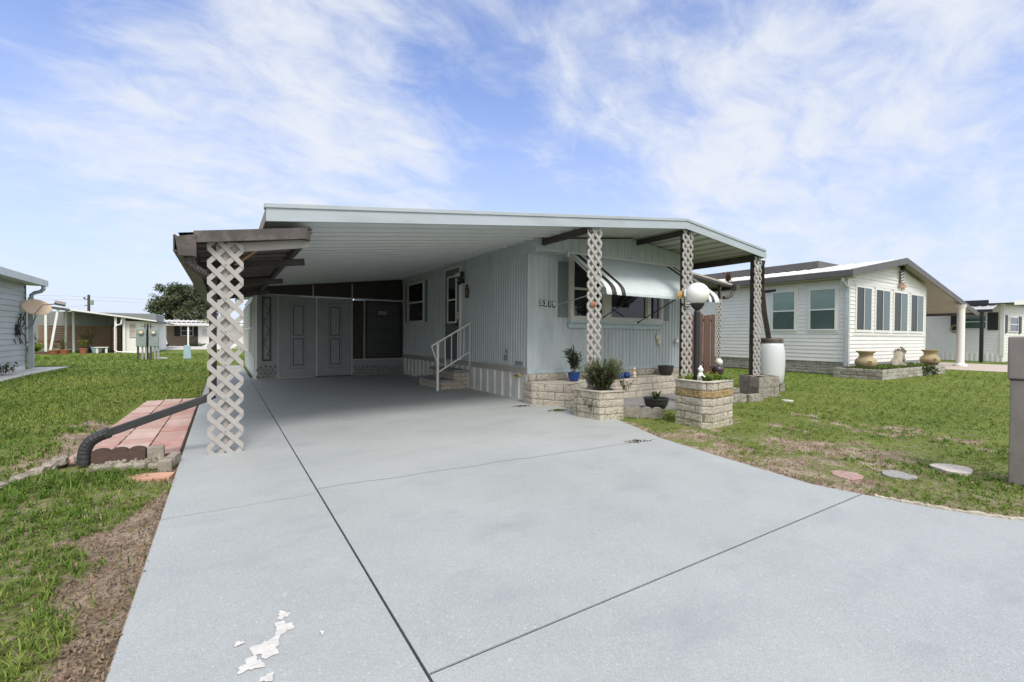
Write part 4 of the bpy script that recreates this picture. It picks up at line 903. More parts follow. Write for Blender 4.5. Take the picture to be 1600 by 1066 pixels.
m = MB(); m.ball((8.2, 6.84, 1.19), .075, 12, 8, (1, .4, 1)); m.ball((8.23, 6.83, 1.07), .06, 10, 7, (1, .45, 1.3)); m.lathe((8.24, 6.83, .98), [(.01, 0), (.04, .05), (.03, .1)], 10); tag(m.build('conch_shell', M_creamshell, origin=(8.2, 6.84, 1.1), smooth=True), 'cream conch shell hung on the blue wall below the window', 'shell ornament')
m = MB(); m.ball((8.80, 6.80, 1.10), .05, 10, 7, (1.5, .6, .8)); m.add([(8.78, 6.78, 1.11), (8.66, 6.70, 1.22), (8.70, 6.72, 1.10)], [(0, 1, 2), (2, 1, 0)]); m.add([(8.82, 6.78, 1.11), (8.93, 6.70, 1.20), (8.90, 6.72, 1.08)], [(0, 1, 2), (2, 1, 0)]); m.ball((8.74, 6.77, 1.15), .028, 8, 6); tag(m.build('dove_ornament', M_white, origin=(8.8, 6.84, 1.1)), 'little white dove plaque on the wall right of the conch', 'ornament')

# lamp post with globe
lamp = thing('lamp_post', 'black garden lamp post with one frosted white globe in the tall planter', 'lamp post', (5.61, 4.0, .57))
m = MB(); m.lathe((5.61, 4.0, .0), [(.042, .5), (.042, 1.52), (.046, 1.525), (.046, 1.545), (.038, 1.56), (.030, 1.585)], 20); m.build('post', M_black, lamp, smooth=False)
m = MB(); m.lathe((5.61, 4.0, 0), [(.034, 1.585), (.06, 1.60), (.085, 1.64), (.098, 1.665), (.09, 1.67)], 22); m.build('collar', M_blackp, lamp)
m = MB(); m.ball((5.61, 4.0, 1.805), .157, 36, 24); m.build('globe', M_globe, lamp, smooth=True)
# sign hanging between post and column
def addr_sign():
    t = thing('hanging_sign', 'small white name plate over a dark plate on the column beside the lamp', 'sign', (7.16, 5.32, 1.9))
    p = MB(); slab_rect(p, (7.07, 5.32, 1.935), XU, -YU, .20, .13, 0, .012); o = p.build('white_plate', M_white, t, bevel=.004)
    q = MB()
    for k in range(3):
        for j in range(6): slab_rect(q, (7.10+j*.025, 5.307, 1.965+k*.025), XU, -YU, .018, .014, 0, .002)
    q.build('small_lettering', M_black, o)
    p = MB(); slab_rect(p, (7.09, 5.32, 1.76), XU, -YU, .17, .12, 0, .012); o = p.build('dark_plate', M_blackp, t)
    q = MB(); frame_rect(q, (7.10, 5.307, 1.77), XU, -YU, .15, .10, .01, .003)
    for j in range(4): slab_rect(q, (7.125+j*.027, 5.307, 1.80), XU, -YU, .014, .04, 0, .003)
    q.build('pale_figures', M_frame, o)
    c = MB(); c.tube([(7.10, 5.315, 1.88), (7.10, 5.315, 1.94)], .003, 5); c.tube([(7.24, 5.315, 1.88), (7.24, 5.315, 1.94)], .003, 5); c.build('chain', M_frame, t)
addr_sign()
# barrel
bar = thing('rain_barrel', 'white plastic rain barrel under the dark downspout beside the block pedestal', 'barrel', (10.5, 5.6, .16))
m = MB(); m.lathe((10.5, 5.6, 0), [(.25, .16), (.285, .2), (.30, .40), (.312, .62), (.305, .86), (.28, 1.02), (.255, 1.09)], 34)
m.build('drum', M_barrel, bar, smooth=True)
m = MB(); m.lathe((10.5, 5.6, 0), [(.26, 1.085), (.275, 1.09), (.275, 1.16), (.262, 1.185), (.001, 1.19)], 30); m.build('lid', M_gutter, bar)
m = MB(); m.box(10.25, 5.38, -.04, 10.45, 5.82, .16); m.box(10.55, 5.38, -.04, 10.75, 5.82, .16); tag(m.build('cinder_block_base', M_stone_grey, origin=(10.5, 5.6, 0)), 'pair of grey cinder blocks the white barrel stands on', 'block')
# steps
def steps():
    t = thing('entry_steps', 'two cream brick steps with grey slab treads under the carport door', 'steps', (4.3, 9.8, 0)); m = MB(); core = MB()
    course_wall(m, (3.99, 9.16), (4.64, 9.16), 0, .18, .09, .22, T=.08, core=core); course_wall(m, (4.32, 9.16), (4.64, 9.16), .18, .375, .098, .22, T=.08, core=core)
    course_wall(m, (3.99, 10.45), (3.99, 9.16), 0, .18, .09, .22, T=.08, core=core); course_wall(m, (4.32, 10.45), (4.32, 9.16), .18, .375, .098, .22, T=.08, core=core)
    m.build('brick_risers', M_stone, t); core.build('mortar', M_mortar, t)
    m = MB(); m.box(3.95, 9.14, .182, 4.31, 10.47, .218); m.build('tread', M_siding_dark, t, bevel=.005)
    m = MB(); m.box(4.28, 9.12, .378, 4.66, 10.49, .425); m.build('tread', M_siding_dark, t, bevel=.005)
steps()
def rail():
    t = thing('hand_rail', 'white metal hand rail rising beside the two brick steps', 'hand rail', (3.9, 9.1, 0)); y = 9.10; zr_ = lambda x: .965+.56*(x-3.75); zl = lambda x: .40+.57*(x-3.9)
    m = MB(); m.box(3.865, y-.022, 0, 3.91, y+.022, 1.02); m.build('post', M_white, t)
    m = MB(); m.bar((3.74, y, zr_(3.74)), (4.66, y, zr_(4.66)), .03, .03); m.build('top_rail', M_white, t)
    m = MB(); m.bar((3.91, y, zl(3.91)), (4.66, y, zl(4.66)), .025, .025); m.build('lower_rail', M_white, t)
    m = MB(); m.bar((3.75, y, .95), (3.87, y, .62), .018); m.build('scroll_brace', M_white, t)
    for x in (4.06, 4.21, 4.36, 4.51, 4.655): m = MB(); m.box(x-.008, y-.008, zl(x) if x < 4.6 else .50, x+.008, y+.008, zr_(x)); m.build('baluster', M_white, t)
rail()
# wall lamp, plaque
wl = thing('wall_light', 'black twin security light with a pale lens beside the carport door', 'wall light', (4.66, 9.47, 2.55))
m = MB(); m.box(4.60, 9.42, 2.40, 4.69, 9.52, 2.50); m.tube([(4.60, 9.47, 2.45), (4.56, 9.47, 2.52)], .02, 8); m.ball((4.57, 9.47, 2.40), .05, 12, 8); m.build('bracket', M_black, wl)
m = MB(); m.box(4.53, 9.33, 2.52, 4.62, 9.62, 2.64); m.build('lamp_head', M_black, wl, bevel=.01)
m = MB(); m.box(4.518, 9.35, 2.535, 4.532, 9.60, 2.625); m.build('lens', mat('pale_lens', (.62, .62, .52), .3), wl)
pl = thing('wall_plaque', 'small brown wooden plaque hung right of the carport door', 'plaque', (4.66, 9.27, 2.17))
m = MB(); m.box(4.655, 9.18, 2.05, 4.675, 9.36, 2.28); m.build('board', mat('brown_plaque_wood', (.10, .06, .045), .7), pl, bevel=.004)
m = MB(); m.box(4.645, 9.23, 2.10, 4.656, 9.31, 2.23); m.build('inset_panel', mat('dull_rose_panel', (.17, .12, .10), .7), pl)
m = MB(); m.box(4.655, 9.24, 2.29, 4.67, 9.32, 2.35); m.build('top_ornament', M_black, pl)
# fallen leaves and a twig heap on the drive
for k, (x, y, n_, lb) in enumerate([(4.30, 6.42, 14, 'dry brown leaf litter on the driveway near the skirting corner'), (3.98, 3.62, 9, 'little clump of dead moss on the driveway joint'), (4.55, 5.75, 30, 'green weed growing at the driveway edge left of the low planter')]):
    m = MB(); cols = []
    for q in range(n_*3):
        p = Vector((x+random.gauss(0, .07), y+random.gauss(0, .04), .005)); a = random.uniform(0, 6.3); leaf(m, cols, p, Vector((math.cos(a), math.sin(a), .35 if k == 2 else .08)), ZU, .05, .018, green((.10, .16, .04) if k == 2 else (.12, .085, .05)))
    tag(m.build('leaf_litter' if k < 2 else 'weed', M_leaf, origin=(x, y, 0), attr=cols), lb, 'leaves' if k < 2 else 'weed')

# ================================================================== LEFT FOREGROUND EDGING
scallops([(-1.02, 5.60), (-.62, 5.52)], .11, .125, M_edging, 'dark red-brown scalloped edging at the near end of the pink pavers', 'garden edging')
m = MB(); m.box(-.61, 5.47, -.03, -.48, 5.55, .115); tag(m.build('edging_brick', M_rock, origin=(-.55, 5.5, 0), bevel=.01), 'dark grey upright brick beside the scalloped edging', 'brick', None)
def rockrow(lst, group, labels):
    for (x, y, r, sx, sy, sz), lb in zip(lst, labels):
        m = MB(); n = 10; mm = 7; vs = []; r *= .8
        for i in range(mm+1):
            ph = math.pi*i/mm
            for j in range(n):
                th = 2*math.pi*j/n; q = r*random.uniform(.86, 1.12); sgn = lambda v: math.copysign(abs(v)**.6, v)
                vs.append((x+q*sx*sgn(math.sin(ph)*math.cos(th)), y+q*sy*sgn(math.sin(ph)*math.sin(th)), -q*sz*sgn(math.cos(ph))*.8+r*sz*.25))
        m.add(vs, [(i*n+j, i*n+(j+1) % n, (i+1)*n+(j+1) % n, (i+1)*n+j) for i in range(mm) for j in range(n)]); tag(m.build('edging_stone', M_rock, origin=(x, y, 0)), lb, 'stone', group)
rockrow([(-.90, 5.27, .075, 1.2, .8, .7), (-.75, 5.24, .07, 1.2, .8, .7), (-.63, 5.20, .065, 1.1, .8, .8), (-.52, 5.13, .06, 1.1, .8, .8)],
        'rounded stones edging the drain bed', ['rounded pale stone in front of the drain elbow', 'rounded stone second to the right of the drain elbow', 'rounded stone third from the drain elbow', 'rounded stone left of the square grey edging block'])
rockrow([(-1.27, 5.74, .085, .9, 1.1, .8), (-1.30, 5.58, .08, .8, 1.2, .7), (-1.34, 5.42, .08, .8, 1.2, .65), (-1.40, 5.26, .075, .9, 1.2, .55), (-1.47, 5.10, .07, .9, 1.3, .4), (-1.12, 5.78, .07, 1.2, .8, .8)],
        'curb stones curving into the lawn', ['curb stone at the corner of the pink pavers', 'second curb stone from the pink pavers', 'third curb stone from the pink pavers', 'fourth curb stone from the pavers, half in grass', 'outermost curb stone sunk in the lawn', 'curb stone right behind the drain elbow'])
m = MB(); m.box(-.485, 5.0, -.03, -.385, 5.09, .075); tag(m.build('edging_block', M_rock, origin=(-.44, 5.05, 0), bevel=.008), 'square grey edging block at the driveway side', 'block')
m = MB(); m.obox((-.39, 5.22, .03), (.035, -.02, 0), (.02, .09, 0), (0, 0, .05)); tag(m.build('edging_block', M_rock, origin=(-.39, 5.2, 0), bevel=.008), 'narrow pale edging block between the pavers and the square block', 'block')
m = MB(); m.prism([(-.70, 4.80), (-.38, 4.70), (-.35, 4.86), (-.62, 4.95)], lambda a, b, t: (a, b, -.04+t*.045)); tag(m.build('loose_paver', M_paver_or, origin=(-.5, 4.82, 0), bevel=.006), 'single orange paver lying in the dirt below the edging', 'paver')
def pebbles():
    m = MB()
    for k in range(120): m.ball((random.uniform(-1.0, -.42), random.uniform(5.25, 5.46), random.uniform(-.01, .02)), random.uniform(.010, .022), 6, 4)
    tag(m.build('pebbles', M_rock), None, None, None, 'stuff')
pebbles()
# stepping stones
def stone(label, c, rx, ry, mt, a=0):
    n = 26; poly = []
    for k in range(n):
        t = 2*math.pi*k/n; q = 1+.07*math.sin(3*t+c[0]*5)+.04*math.sin(5*t+c[1]*9)+random.uniform(-.025, .025); x, y = rx*q*math.cos(t), ry*q*math.sin(t); poly.append((c[0]+x*math.cos(a)-y*math.sin(a), c[1]+x*math.sin(a)+y*math.cos(a)))
    m = MB(); m.prism(poly, lambda p, q, t: (p, q, -.05+t*.055)); tag(m.build('stepping_stone', mt, origin=(*c, 0), bevel=.006), label, 'stepping stone', 'stepping stones in the lawn')
sp = [(120, .7, (.16, .14, .13), .5), (150, .85, (.6, .56, .52), .5)]
stone('pinkish red speckled stepping stone nearest the driveway', (4.62, 1.78), .135, .115, mat('pink_aggregate', (.36, .22, .20), .9, .2, 20, .6, 60, speck=sp), .3)
stone('grey speckled stepping stone in the middle of the three', (5.03, 1.55), .125, .12, mat('grey_aggregate', (.27, .27, .265), .9, .2, 20, .6, 60, speck=sp), .2)
stone('off-white stepping stone nearest the taupe post', (5.72, 1.36), .16, .145, mat('white_aggregate', (.52, .48, .43), .9, .15, 14, .6, 60), .2)
# pale curb stones along the outer bend
M_curb = mat('dirty_curb_mortar', (.40, .36, .30), .9, .25, 14, .6, 50, stain=(.2, .15, .1), stain_scale=9, stain_amt=.7)
cs = [(4.16, 1.42), (4.19, 1.27), (4.235, 1.13), (4.29, 1.0), (4.35, .88), (4.42, .76), (4.50, .64), (4.58, .52)]
for k, (a, b) in enumerate(zip(cs, cs[1:])):
    d = Vector((b[0]-a[0], b[1]-a[1], 0)); L = d.length; u = d/L; n = Vector((-u.y, u.x, 0)); m = MB(); N_ = 9; vs = []
    for i in range(N_):
        q = Vector((a[0], a[1], 0))+u*(L*i/(N_-1)*.985)+n*.012; w = random.uniform(.028, .045); h = random.uniform(.004, .016)
        vs += [q+n*-.004+ZU*-.03, q+n*random.uniform(-.004, .004)+ZU*h, q+n*w*.5+ZU*(h+.006), q+n*w+ZU*h*.6, q+n*(w+.004)+ZU*-.03]
    m.add(vs, [(i*5+j, (i+1)*5+j, (i+1)*5+j+1, i*5+j+1) for i in range(N_-1) for j in range(4)]+[(0, 1, 2, 3, 4), tuple(range(5*N_-1, 5*N_-6, -1))])
    o = m.build('curb_stone', M_curb, origin=(a[0], a[1], 0)); tag(o, 'short pale curb stone set along the outer bend of the driveway', 'curb stone', 'pale curb stones along the driveway bend')
# taupe post at the right edge of the frame
pt = thing('mailbox_post', 'weathered taupe square post with a thicker cap at the right edge', 'post', (5.71, .87, -.02))
m = MB(); m.box(5.60, .755, -.05, 5.83, .985, .86); m.build('shaft', M_post, pt, bevel=.008)
m = MB(); m.box(5.585, .74, .868, 5.845, 1.0, 1.225); m.build('cap_block', M_post, pt, bevel=.012)
m = MB(); m.box(5.595, .75, .858, 5.835, .99, .870); m.build('joint', M_black, pt)
# watering shut-off lid in the lawn
tag(MB().lathe((9.1, 4.5, 0), [(.10, -.03), (.10, .008), (.001, .01)], 14).build('valve_lid', M_conc, origin=(9.1, 4.5, 0)), 'small white valve lid in the grass by the pedestal', 'lid')

# ================================================================== RIGHT SIDE YARD
def side_yard():
    t = thing('board_fence', 'brown board fence panel between the house and the white neighbour', 'fence', (10.9, 7.5, 0))
    m = MB()
    for k in range(11):
        x = 9.5+k*.165; m.box(x, 7.50+(k % 2)*.02, .02, x+.15, 7.52+(k % 2)*.02, 1.80+.02*math.sin(k*2.1))
    m.build('boards', M_wood_fence, t, bevel=.004)
    for z in (.35, 1.62): m = MB(); m.box(9.45, 7.535, z, 11.35, 7.57, z+.06); m.build('rail', M_wood_fence, t)
    c = thing('lattice_post', 'slim white lattice post at the end of the brown fence', 'post', (11.42, 7.5, 0)); m = MB(); m.box(11.50, 7.5, 0, 11.56, 7.56, 2.62); m.build('post', M_brown, c)
    lattice_panel('lattice_panel', c, (11.42, 7.48, 0), XU, -YU, .22, .0, 2.25, .15, .035, M_lattice)
    r = MB(); r.add([(9.0, 7.45, 2.98), (12.0, 7.45, 2.66), (12.0, 17, 2.66), (9.0, 17, 2.98), (9.0, 7.45, 2.90), (12.0, 7.45, 2.58), (12.0, 17, 2.58), (9.0, 17, 2.90)], [(0, 1, 2, 3), (7, 6, 5, 4), (0, 4, 5, 1), (1, 5, 6, 2)]); ro2 = r.build('side_awning', M_brown, home)
    r = MB(); r.add([(9.0, 7.44, 2.96), (12.0, 7.44, 2.64), (12.0, 7.44, 2.69), (9.0, 7.44, 3.01)], [(0, 1, 2, 3)]); r.build('side_awning_trim', M_soffit, ro2)
    r = MB(); r.box(11.95, 7.3, 2.52, 12.1, 17, 2.66); r.build('side_gutter', M_gutter, ro2)
    r = MB(); r.tube([(12.0, 7.42, 2.53), (11.98, 7.42, 2.45), (11.9, 7.42, 2.36), (11.75, 7.43, 2.30), (11.58, 7.44, 2.28)], .05, 8); r.build('gutter_elbow', M_gutter, ro2)
    m = MB(); cols = []
    for k in range(60): leaf(m, cols, Vector((11.85+random.gauss(0, .07), 7.5, 2.72+random.uniform(0, .22))), Vector((random.gauss(0, .5), random.gauss(0, .3), 1)), ZU, .11, .05, green((.13, .075, .055)))
    tag(m.build('dry_leaf_clump', M_leaf, origin=(11.85, 7.5, 2.7), attr=cols), 'clump of dry reddish leaves standing on the side awning gutter', 'leaves')
    g = thing('gazing_ball_pot', 'purple glazed pot with a white ball in front of the brown fence', 'garden ornament', (11.0, 7.2, 0))
    m = MB(); m.lathe((11.0, 7.2, 0), [(.08, 0), (.05, .1), (.12, .25), (.16, .35), (.12, .44), (.001, .44)], 16); m.build('pot', mat('purple_glaze', (.07, .04, .06), .3), g, smooth=True)
    m = MB(); m.ball((11.03, 7.2, .54), .10, 14, 9); m.build('ball', M_white, g, smooth=True)
side_yard()

# ================================================================== WHITE NEIGHBOUR ON THE RIGHT
def right_house():
    H = thing('neighbour_house', 'white clapboard house with charcoal gable trim and a carport on its right', 'house', (17.05, 6.65, 0)); X0, Y0, X1 = 17.05, 6.65, 24.1
    zr = lambda x: 4.11-.174*(21-x) if x < 21 else 4.11-.1875*(x-21)
    m = MB(); lap_wall(m, (X0, 11.5), (X0, Y0), .42, 3.12, .13, .02); lap_wall(m, (X0, 30), (X0, 11.5), .42, 3.12, .13, .02); m.box(X0+.002, Y0+.01, .40, X0+.05, 30, 3.12); m.build('side_wall', M_whitevinyl, H)
    m = MB(); lap_wall(m, (X0, Y0), (X1, Y0), .36, lambda s: zr(X0+s)-.16, .13, .02); lap_wall(m, (X1, Y0), (X1, 20), .36, 3.3, .13); m.box(X0, Y0+.004, .30, X1, Y0+.05, 3.2); m.build('front_wall', M_whitevinyl, H)
    m = MB(); m.box(X0-.03, Y0-.03, .30, X0+.06, Y0+.06, 3.2); m.build('corner_board', M_white, H); m = MB(); m.box(X1-.05, Y0-.03, .30, X1+.03, Y0+.04, 3.3); m.build('corner_board', M_white, H)
    m = MB(); core = MB(); course_wall(m, (X0+.03, 11.4), (X0+.03, Y0+.03), 0, .40, .1, .42, T=.05, core=core); m.build('brick_base', M_stone_bed, H); core.build('base_mortar', M_mortar, H)
    m = MB(); m.corr((X0+.03, 30, 0), -YU, ZU, -XU, 18.6, .40, [(0, 0), (.9, 0), (.93, -.01), (.97, -.01)], .3); m.build('skirting', M_white, H)
    for y in (11.9, 12.6, 13.3, 14.0): s = MB(); slab_rect(s, (X0+.028, y, .09), -YU, -XU, .09, .07, 0, .006); s.build('skirting_vent', M_black, H)
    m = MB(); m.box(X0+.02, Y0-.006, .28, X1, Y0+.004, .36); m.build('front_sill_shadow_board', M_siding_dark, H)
    # windows
    for y1, w in ((9.02, .84), (7.76, .84)):
        f = MB(); frame_rect(f, (X0, y1+.06, 1.38), -YU, -XU, w+.12, 1.56, .075, .035); fo = f.build('window_surround', M_white, H)
        sash_window(H, (X0-.018, y1, 1.45), -YU, -XU, w, 1.42, glass=M_blind, frame=M_white, t=.05, low=M_glassg_low)
    f = MB(); f.box(X0+.45, Y0-.03, 3.0, X1-.05, Y0-.0, 3.08); f.box(X0+.45, Y0-.03, 1.30, X1-.05, Y0, 1.38); f.build('window_band', M_white, H)
    for x, w in ((17.62, 1.30), (19.16, 1.35), (20.77, 1.42), (22.42, 1.45)):
        f = MB(); frame_rect(f, (x, Y0, 1.40), XU, -YU, w, 1.58, .085, .045); fo = f.build('slider_window', M_white, H, bevel=.004)
        g = MB(); slab_rect(g, (x+.085, Y0, 1.485), XU, -YU, (w-.17)*.5, 1.41, .022, .030); g.build('screened_pane', M_glassk, fo)
        g = MB(); slab_rect(g, (x+.085+(w-.17)*.5, Y0, 1.485), XU, -YU, (w-.17)*.5, 1.41, .022, .036); g.build('pane', M_glassg, fo)
        g = MB(); slab_rect(g, (x+.085+(w-.17)*.5-.02, Y0, 1.485), XU, -YU, .03, 1.41, .036, .046); g.build('meeting_rail', M_white, fo)
    # roof
    r = MB(); pts = [(16.62, zr(16.62)-.03), (21, 4.08), (31.2 if 0 else 29.6, zr(29.6)-.03), (29.6, zr(29.6)), (21, 4.12), (16.62, zr(16.62)+.02)]
    r.prism(pts, lambda a, b, t: (a, 6.34+t*24, b)); ro = r.build('roof', M_roofw, H)
    r = MB(); k = 6.7
    while k < 24: r.add([(16.62, k, zr(16.62)+.021), (21, k, 4.121), (21, k+.03, 4.121), (16.62, k+.03, zr(16.62)+.021), (16.62, k+.015, zr(16.62)+.045), (21, k+.015, 4.145)], [(0, 1, 5, 4), (3, 4, 5, 2)]); k += .42
    r.build('roof_ribs', M_roofw, ro)
    f = MB()
    for xa, xb in ((16.55, 21), (21, 29.7)): f.add([(xa, 6.30, zr(xa)-.19), (xb, 6.30, zr(xb)-.19), (xb, 6.30, zr(xb)+.03), (xa, 6.30, zr(xa)+.03), (xa, 6.338, zr(xa)-.19), (xb, 6.338, zr(xb)-.19), (xb, 6.338, zr(xb)+.03), (xa, 6.338, zr(xa)+.03)], [(0, 1, 2, 3), (5, 4, 7, 6), (3, 2, 6, 7), (0, 4, 5, 1), (0, 3, 7, 4), (1, 5, 6, 2)])
    f.build('fascia', M_dgrey, ro)
    f = MB(); f.box(16.52, 6.32, zr(16.55)-.18, 16.62, 30, zr(16.55)+.01); f.build('eave_gutter', M_dgrey, ro)
    f = MB(); f.box(29.6, 6.32, zr(29.6)-.18, 29.72, 22, zr(29.6)+.01); f.build('eave_gutter', M_dgrey, ro)
    f = MB(); f.box(16.60, 6.34, 3.13, 17.05, 30, 3.15); f.add([(17.05, 6.34, zr(17.05)-.06), (21, 6.34, 4.05), (21, 6.66, 4.05), (17.05, 6.66, zr(17.05)-.06)], [(0, 1, 2, 3)]); f.add([(21, 6.34, 4.05), (29.6, 6.34, zr(29.6)-.06), (29.6, 22, zr(29.6)-.06), (21, 22, 4.05)], [(0, 1, 2, 3)]); f.build('soffit', M_soffit, ro)
    f = MB(); f.box(20.0, 8.8, 3.98, 22.0, 28, 4.27); f.build('raised_ridge_cap', M_dgrey, ro)
    f = MB(); f.box(24.1, 13.4, 2.5, 29.6, 13.5, 2.62); f.build('carport_header', M_black, ro)
    f = MB(); slab_rect(f, (X0-.01, 9.30, 2.86), -YU, -XU, .42 , .10, 0, .03); f.build('soffit_vent', M_black, H)
    f = MB(); P = [(16.66, 6.62, 3.14), (16.66, 6.62, 3.04), (16.78, 6.61, 2.93), (16.97, 6.60, 2.83)]; f.tube(P, .05, 8); f.box(16.93, 6.54, .22, 17.03, 6.64, 2.86); f.tube([(16.98, 6.59, .24), (17.0, 6.50, .12), (17.05, 6.38, .06)], .05, 8); f.build('downspout', mat('pale_grey_downspout', (.50, .53, .55), .4), H)
    c = MB(); c.lathe((27.6, 6.38, 0), [(.24, 0), (.24, .07), (.15, .12), (.14, .2), (.135, 2.5), (.16, 2.6), (.2, 2.72)], 22); c.build('carport_column', M_white, H)
    # gable ornament: striped lighthouse with a driftwood branch and coral wreath
    o = thing('lighthouse_ornament', 'black and white striped lighthouse ornament on the neighbour gable', 'ornament', (21.42, 6.62, 3.1)); m = MB(); N_ = 24
    for k in range(N_):
        z0, z1 = 3.30+k*.44/N_, 3.30+(k+1)*.44/N_; w0 = .18-.07*k/N_; w1 = .18-.07*(k+1)/N_
        for j in range(8):
            a, b = -1+j/4, -1+(j+1)/4; m.cur = 1 if ((k/6.2 - j*.11) % 1) < .5 else 0
            m.add([(21.46+w0*a, 6.56+.03*a*a, z0), (21.46+w0*b, 6.56+.03*b*b, z0), (21.46+w1*b, 6.56+.03*b*b, z1), (21.46+w1*a, 6.56+.03*a*a, z1)], [(0, 1, 2, 3)])
    m.build('tower', [M_white, M_black], o)
    m = MB(); m.box(21.34, 6.54, 3.74, 21.58, 6.6, 3.77); m.lathe((21.46, 6.57, 3.77), [(.06, 0), (.06, .08), (.09, .085), (.04, .13), (.005, .16)], 10); m.build('lantern_room', M_black, o)
    m = MB(); m.tube([(21.22, 6.58, 3.1), (21.26, 6.57, 3.35), (21.22, 6.57, 3.55), (21.08, 6.57, 3.68)], .02, 6); m.build('branch', M_bark, o)
    cw = MB()
    for k in range(26): a = k/26*6.283; r1 = random.uniform(.05, .2); r2 = random.uniform(.22, .42); cw.bar((21.42+r1*math.cos(a), 6.57, 3.17+.5*r1*math.sin(a)), (21.42+r2*math.cos(a+.5), 6.56, 3.17+.42*r2*math.sin(a+.5)), .016)
    tag(cw.build('coral_wreath', mat('faded_coral', (.42, .25, .20), .8), origin=(21.4, 6.6, 3.17)), 'faded coral twig wreath below the lighthouse ornament', 'wreath')
    # black stair rail in the carport
    t = thing('stair_rail', 'short black metal stair rail at the neighbour carport door', 'hand rail', (24.6, 7.6, 0)); m = MB(); m.bar((24.2, 7.4, 1.08), (25.3, 7.4, .86), .04); m.build('top_bar', M_black, t)
    m = MB(); m.box(25.26, 7.37, 0, 25.33, 7.44, .98); m.build('newel', M_black, t)
    for x in (24.45, 24.75, 25.05): m = MB(); m.box(x-.01, 7.39, .1, x+.01, 7.41, .98-.2*(x-24.2)); m.build('baluster', M_black, t)
M_glassg_low = mat('dark_green_screened_glass', (.085, .125, .115), .12, .12, 6, spec=.7)
right_house()
BP = [(16.1, 6.62), (16.1, 5.35), (21.5, 5.35), (21.5, 6.62)]
bedR = block_planter('flower_bed_wall', 'low mottled stone bed in front of the white neighbour house', 'raised bed', BP, .29, .105, .42, [M_stone_bed, M_rock], mis=lambda r, a: int(random.random() < .35), cap=False, soil=False, skip=(2,))
m = MB(); solid_poly(m, inset(BP, .07), .1, .27); m.build('bed_soil', M_soil, bedR)
m = MB(); cols = []
for k in range(260): blades(m, cols, (random.uniform(16.3, 21.3), random.uniform(5.5, 6.4), .26), 5, .09, .10, .03, (.10, .16, .03))
tag(m.build('bed_grass', M_leaf, attr=cols, origin=(18, 6, .26)), None, None, None, 'stuff')
def clay_pot(label, c):
    t = thing('clay_urn', label, 'urn', c, 'ochre urns on the stone bed'); m = MB(); m.lathe(c, [(.17, 0), (.25, .06), (.285, .15), (.27, .24), (.20, .31), (.165, .36), (.18, .43), (.25, .50), (.255, .52), (.22, .52), (.14, .42), (.001, .38)], 30); m.build('urn_body', M_terra, t, smooth=True)
    m = MB(); d = Vector((-.75, -.66, 0)); q = Vector(c)+d*.28+ZU*.18
    for a in np.linspace(0, 5.5, 6): m.ball(q+Vector((.03*math.cos(a), -.03*math.cos(a)*1.0, .035*math.sin(a))), .018, 6, 4)
    m.build('relief_mark', mat('dark_relief', (.16, .11, .05), .8), t)
clay_pot('ochre clay urn at the left end of the stone bed, by the downspout', (16.75, 6.0, .29)); clay_pot('ochre clay urn at the right end of the stone bed, past the lion', (21.25, 5.7, .29))
def lion():
    t = thing('lion_statue', 'weathered cast-stone seated lion between the two ochre urns', 'statue', (19.2, 5.94, .27)); V = []; R = []; E = []
    def nd(p, r, par=None):
        V.append((19.2+p[0], 5.94+p[1], .27+p[2])); R.append(r); i = len(V)-1
        if par is not None: E.append((par, i))
        return i
    a = nd((-.24, 0, .13), .13); b = nd((-.13, 0, .25), .115, a); c = nd((.0, 0, .37), .12, b); d = nd((.11, -.01, .48), .125, c); e = nd((.23, -.04, .50), .08, d); f = nd((.33, -.07, .44), .045, e)
    for s in (-1, 1):
        g = nd((.10, s*.09-.01, .25), .055, c); h = nd((.15, s*.10, .10), .04, g); nd((.26, s*.10-.02, .03), .042, h)
        g = nd((-.20, s*.12, .10), .085, a); h = nd((-.04, s*.14, .05), .05, g); nd((.05, s*.14, .03), .04, h)
    g = nd((-.38, .03, .06), .03, a); nd((-.36, -.12, .03), .025, g)
    me = bpy.data.meshes.new('lion_body'); me.from_pydata([tuple(Vector(v)-Vector(t.location)) for v in V], E, []); o = bpy.data.objects.new('lion_body', me); COL.objects.link(o); o.parent = t; WL[o.name] = Vector(t.location)
    sk = o.modifiers.new('skin', 'SKIN'); 
    for i, r in enumerate(R): me.skin_vertices[0].data[i].radius = (r, r)
    me.skin_vertices[0].data[0].use_root = True
    sb = o.modifiers.new('sub', 'SUBSURF'); sb.levels = 2; sb.render_levels = 2
    tx = bpy.data.textures.new('lion_rough', 'CLOUDS'); tx.noise_scale = .07; dp = o.modifiers.new('rough', 'DISPLACE'); dp.texture = tx; dp.strength = .025; me.materials.append(M_statue)
    m = MB()
    for k in range(46):
        a = random.uniform(0, 6.28); q = random.uniform(.3, 1); c = Vector((19.2+.09-.10*q*.4, 5.93, .27+.49)); p = c+Vector((-.02+.03*math.cos(a), .135*math.cos(a)*q, .14*math.sin(a)*q)); dr = Vector((-.5, math.cos(a), math.sin(a)-.5)).normalized(); m.tube([p, p+dr*.05, p+dr*.09-ZU*.02], [.022, .018, .006], 5)
    m.build('mane', M_statue, t)
    m = MB(); m.box(18.85, 5.80, .24, 19.50, 6.08, .285); m.build('base_slab', M_statue, t, bevel=.01)
lion()
t = thing('ivy', 'dark ivy spilling over the front of the stone bed below the lion', 'ivy', (19.6, 5.3, .25)); lo, s = leafy('leaves', t, [[(19.2+k*.12, 5.4, .3), (19.25+k*.13, 5.30, .25), (19.3+k*.15+random.uniform(-.1, .1), 5.28, random.uniform(.0, .12))] for k in range(9)], 26, .09, .06, (.05, .08, .025)); s.build('stems', M_bark, t)

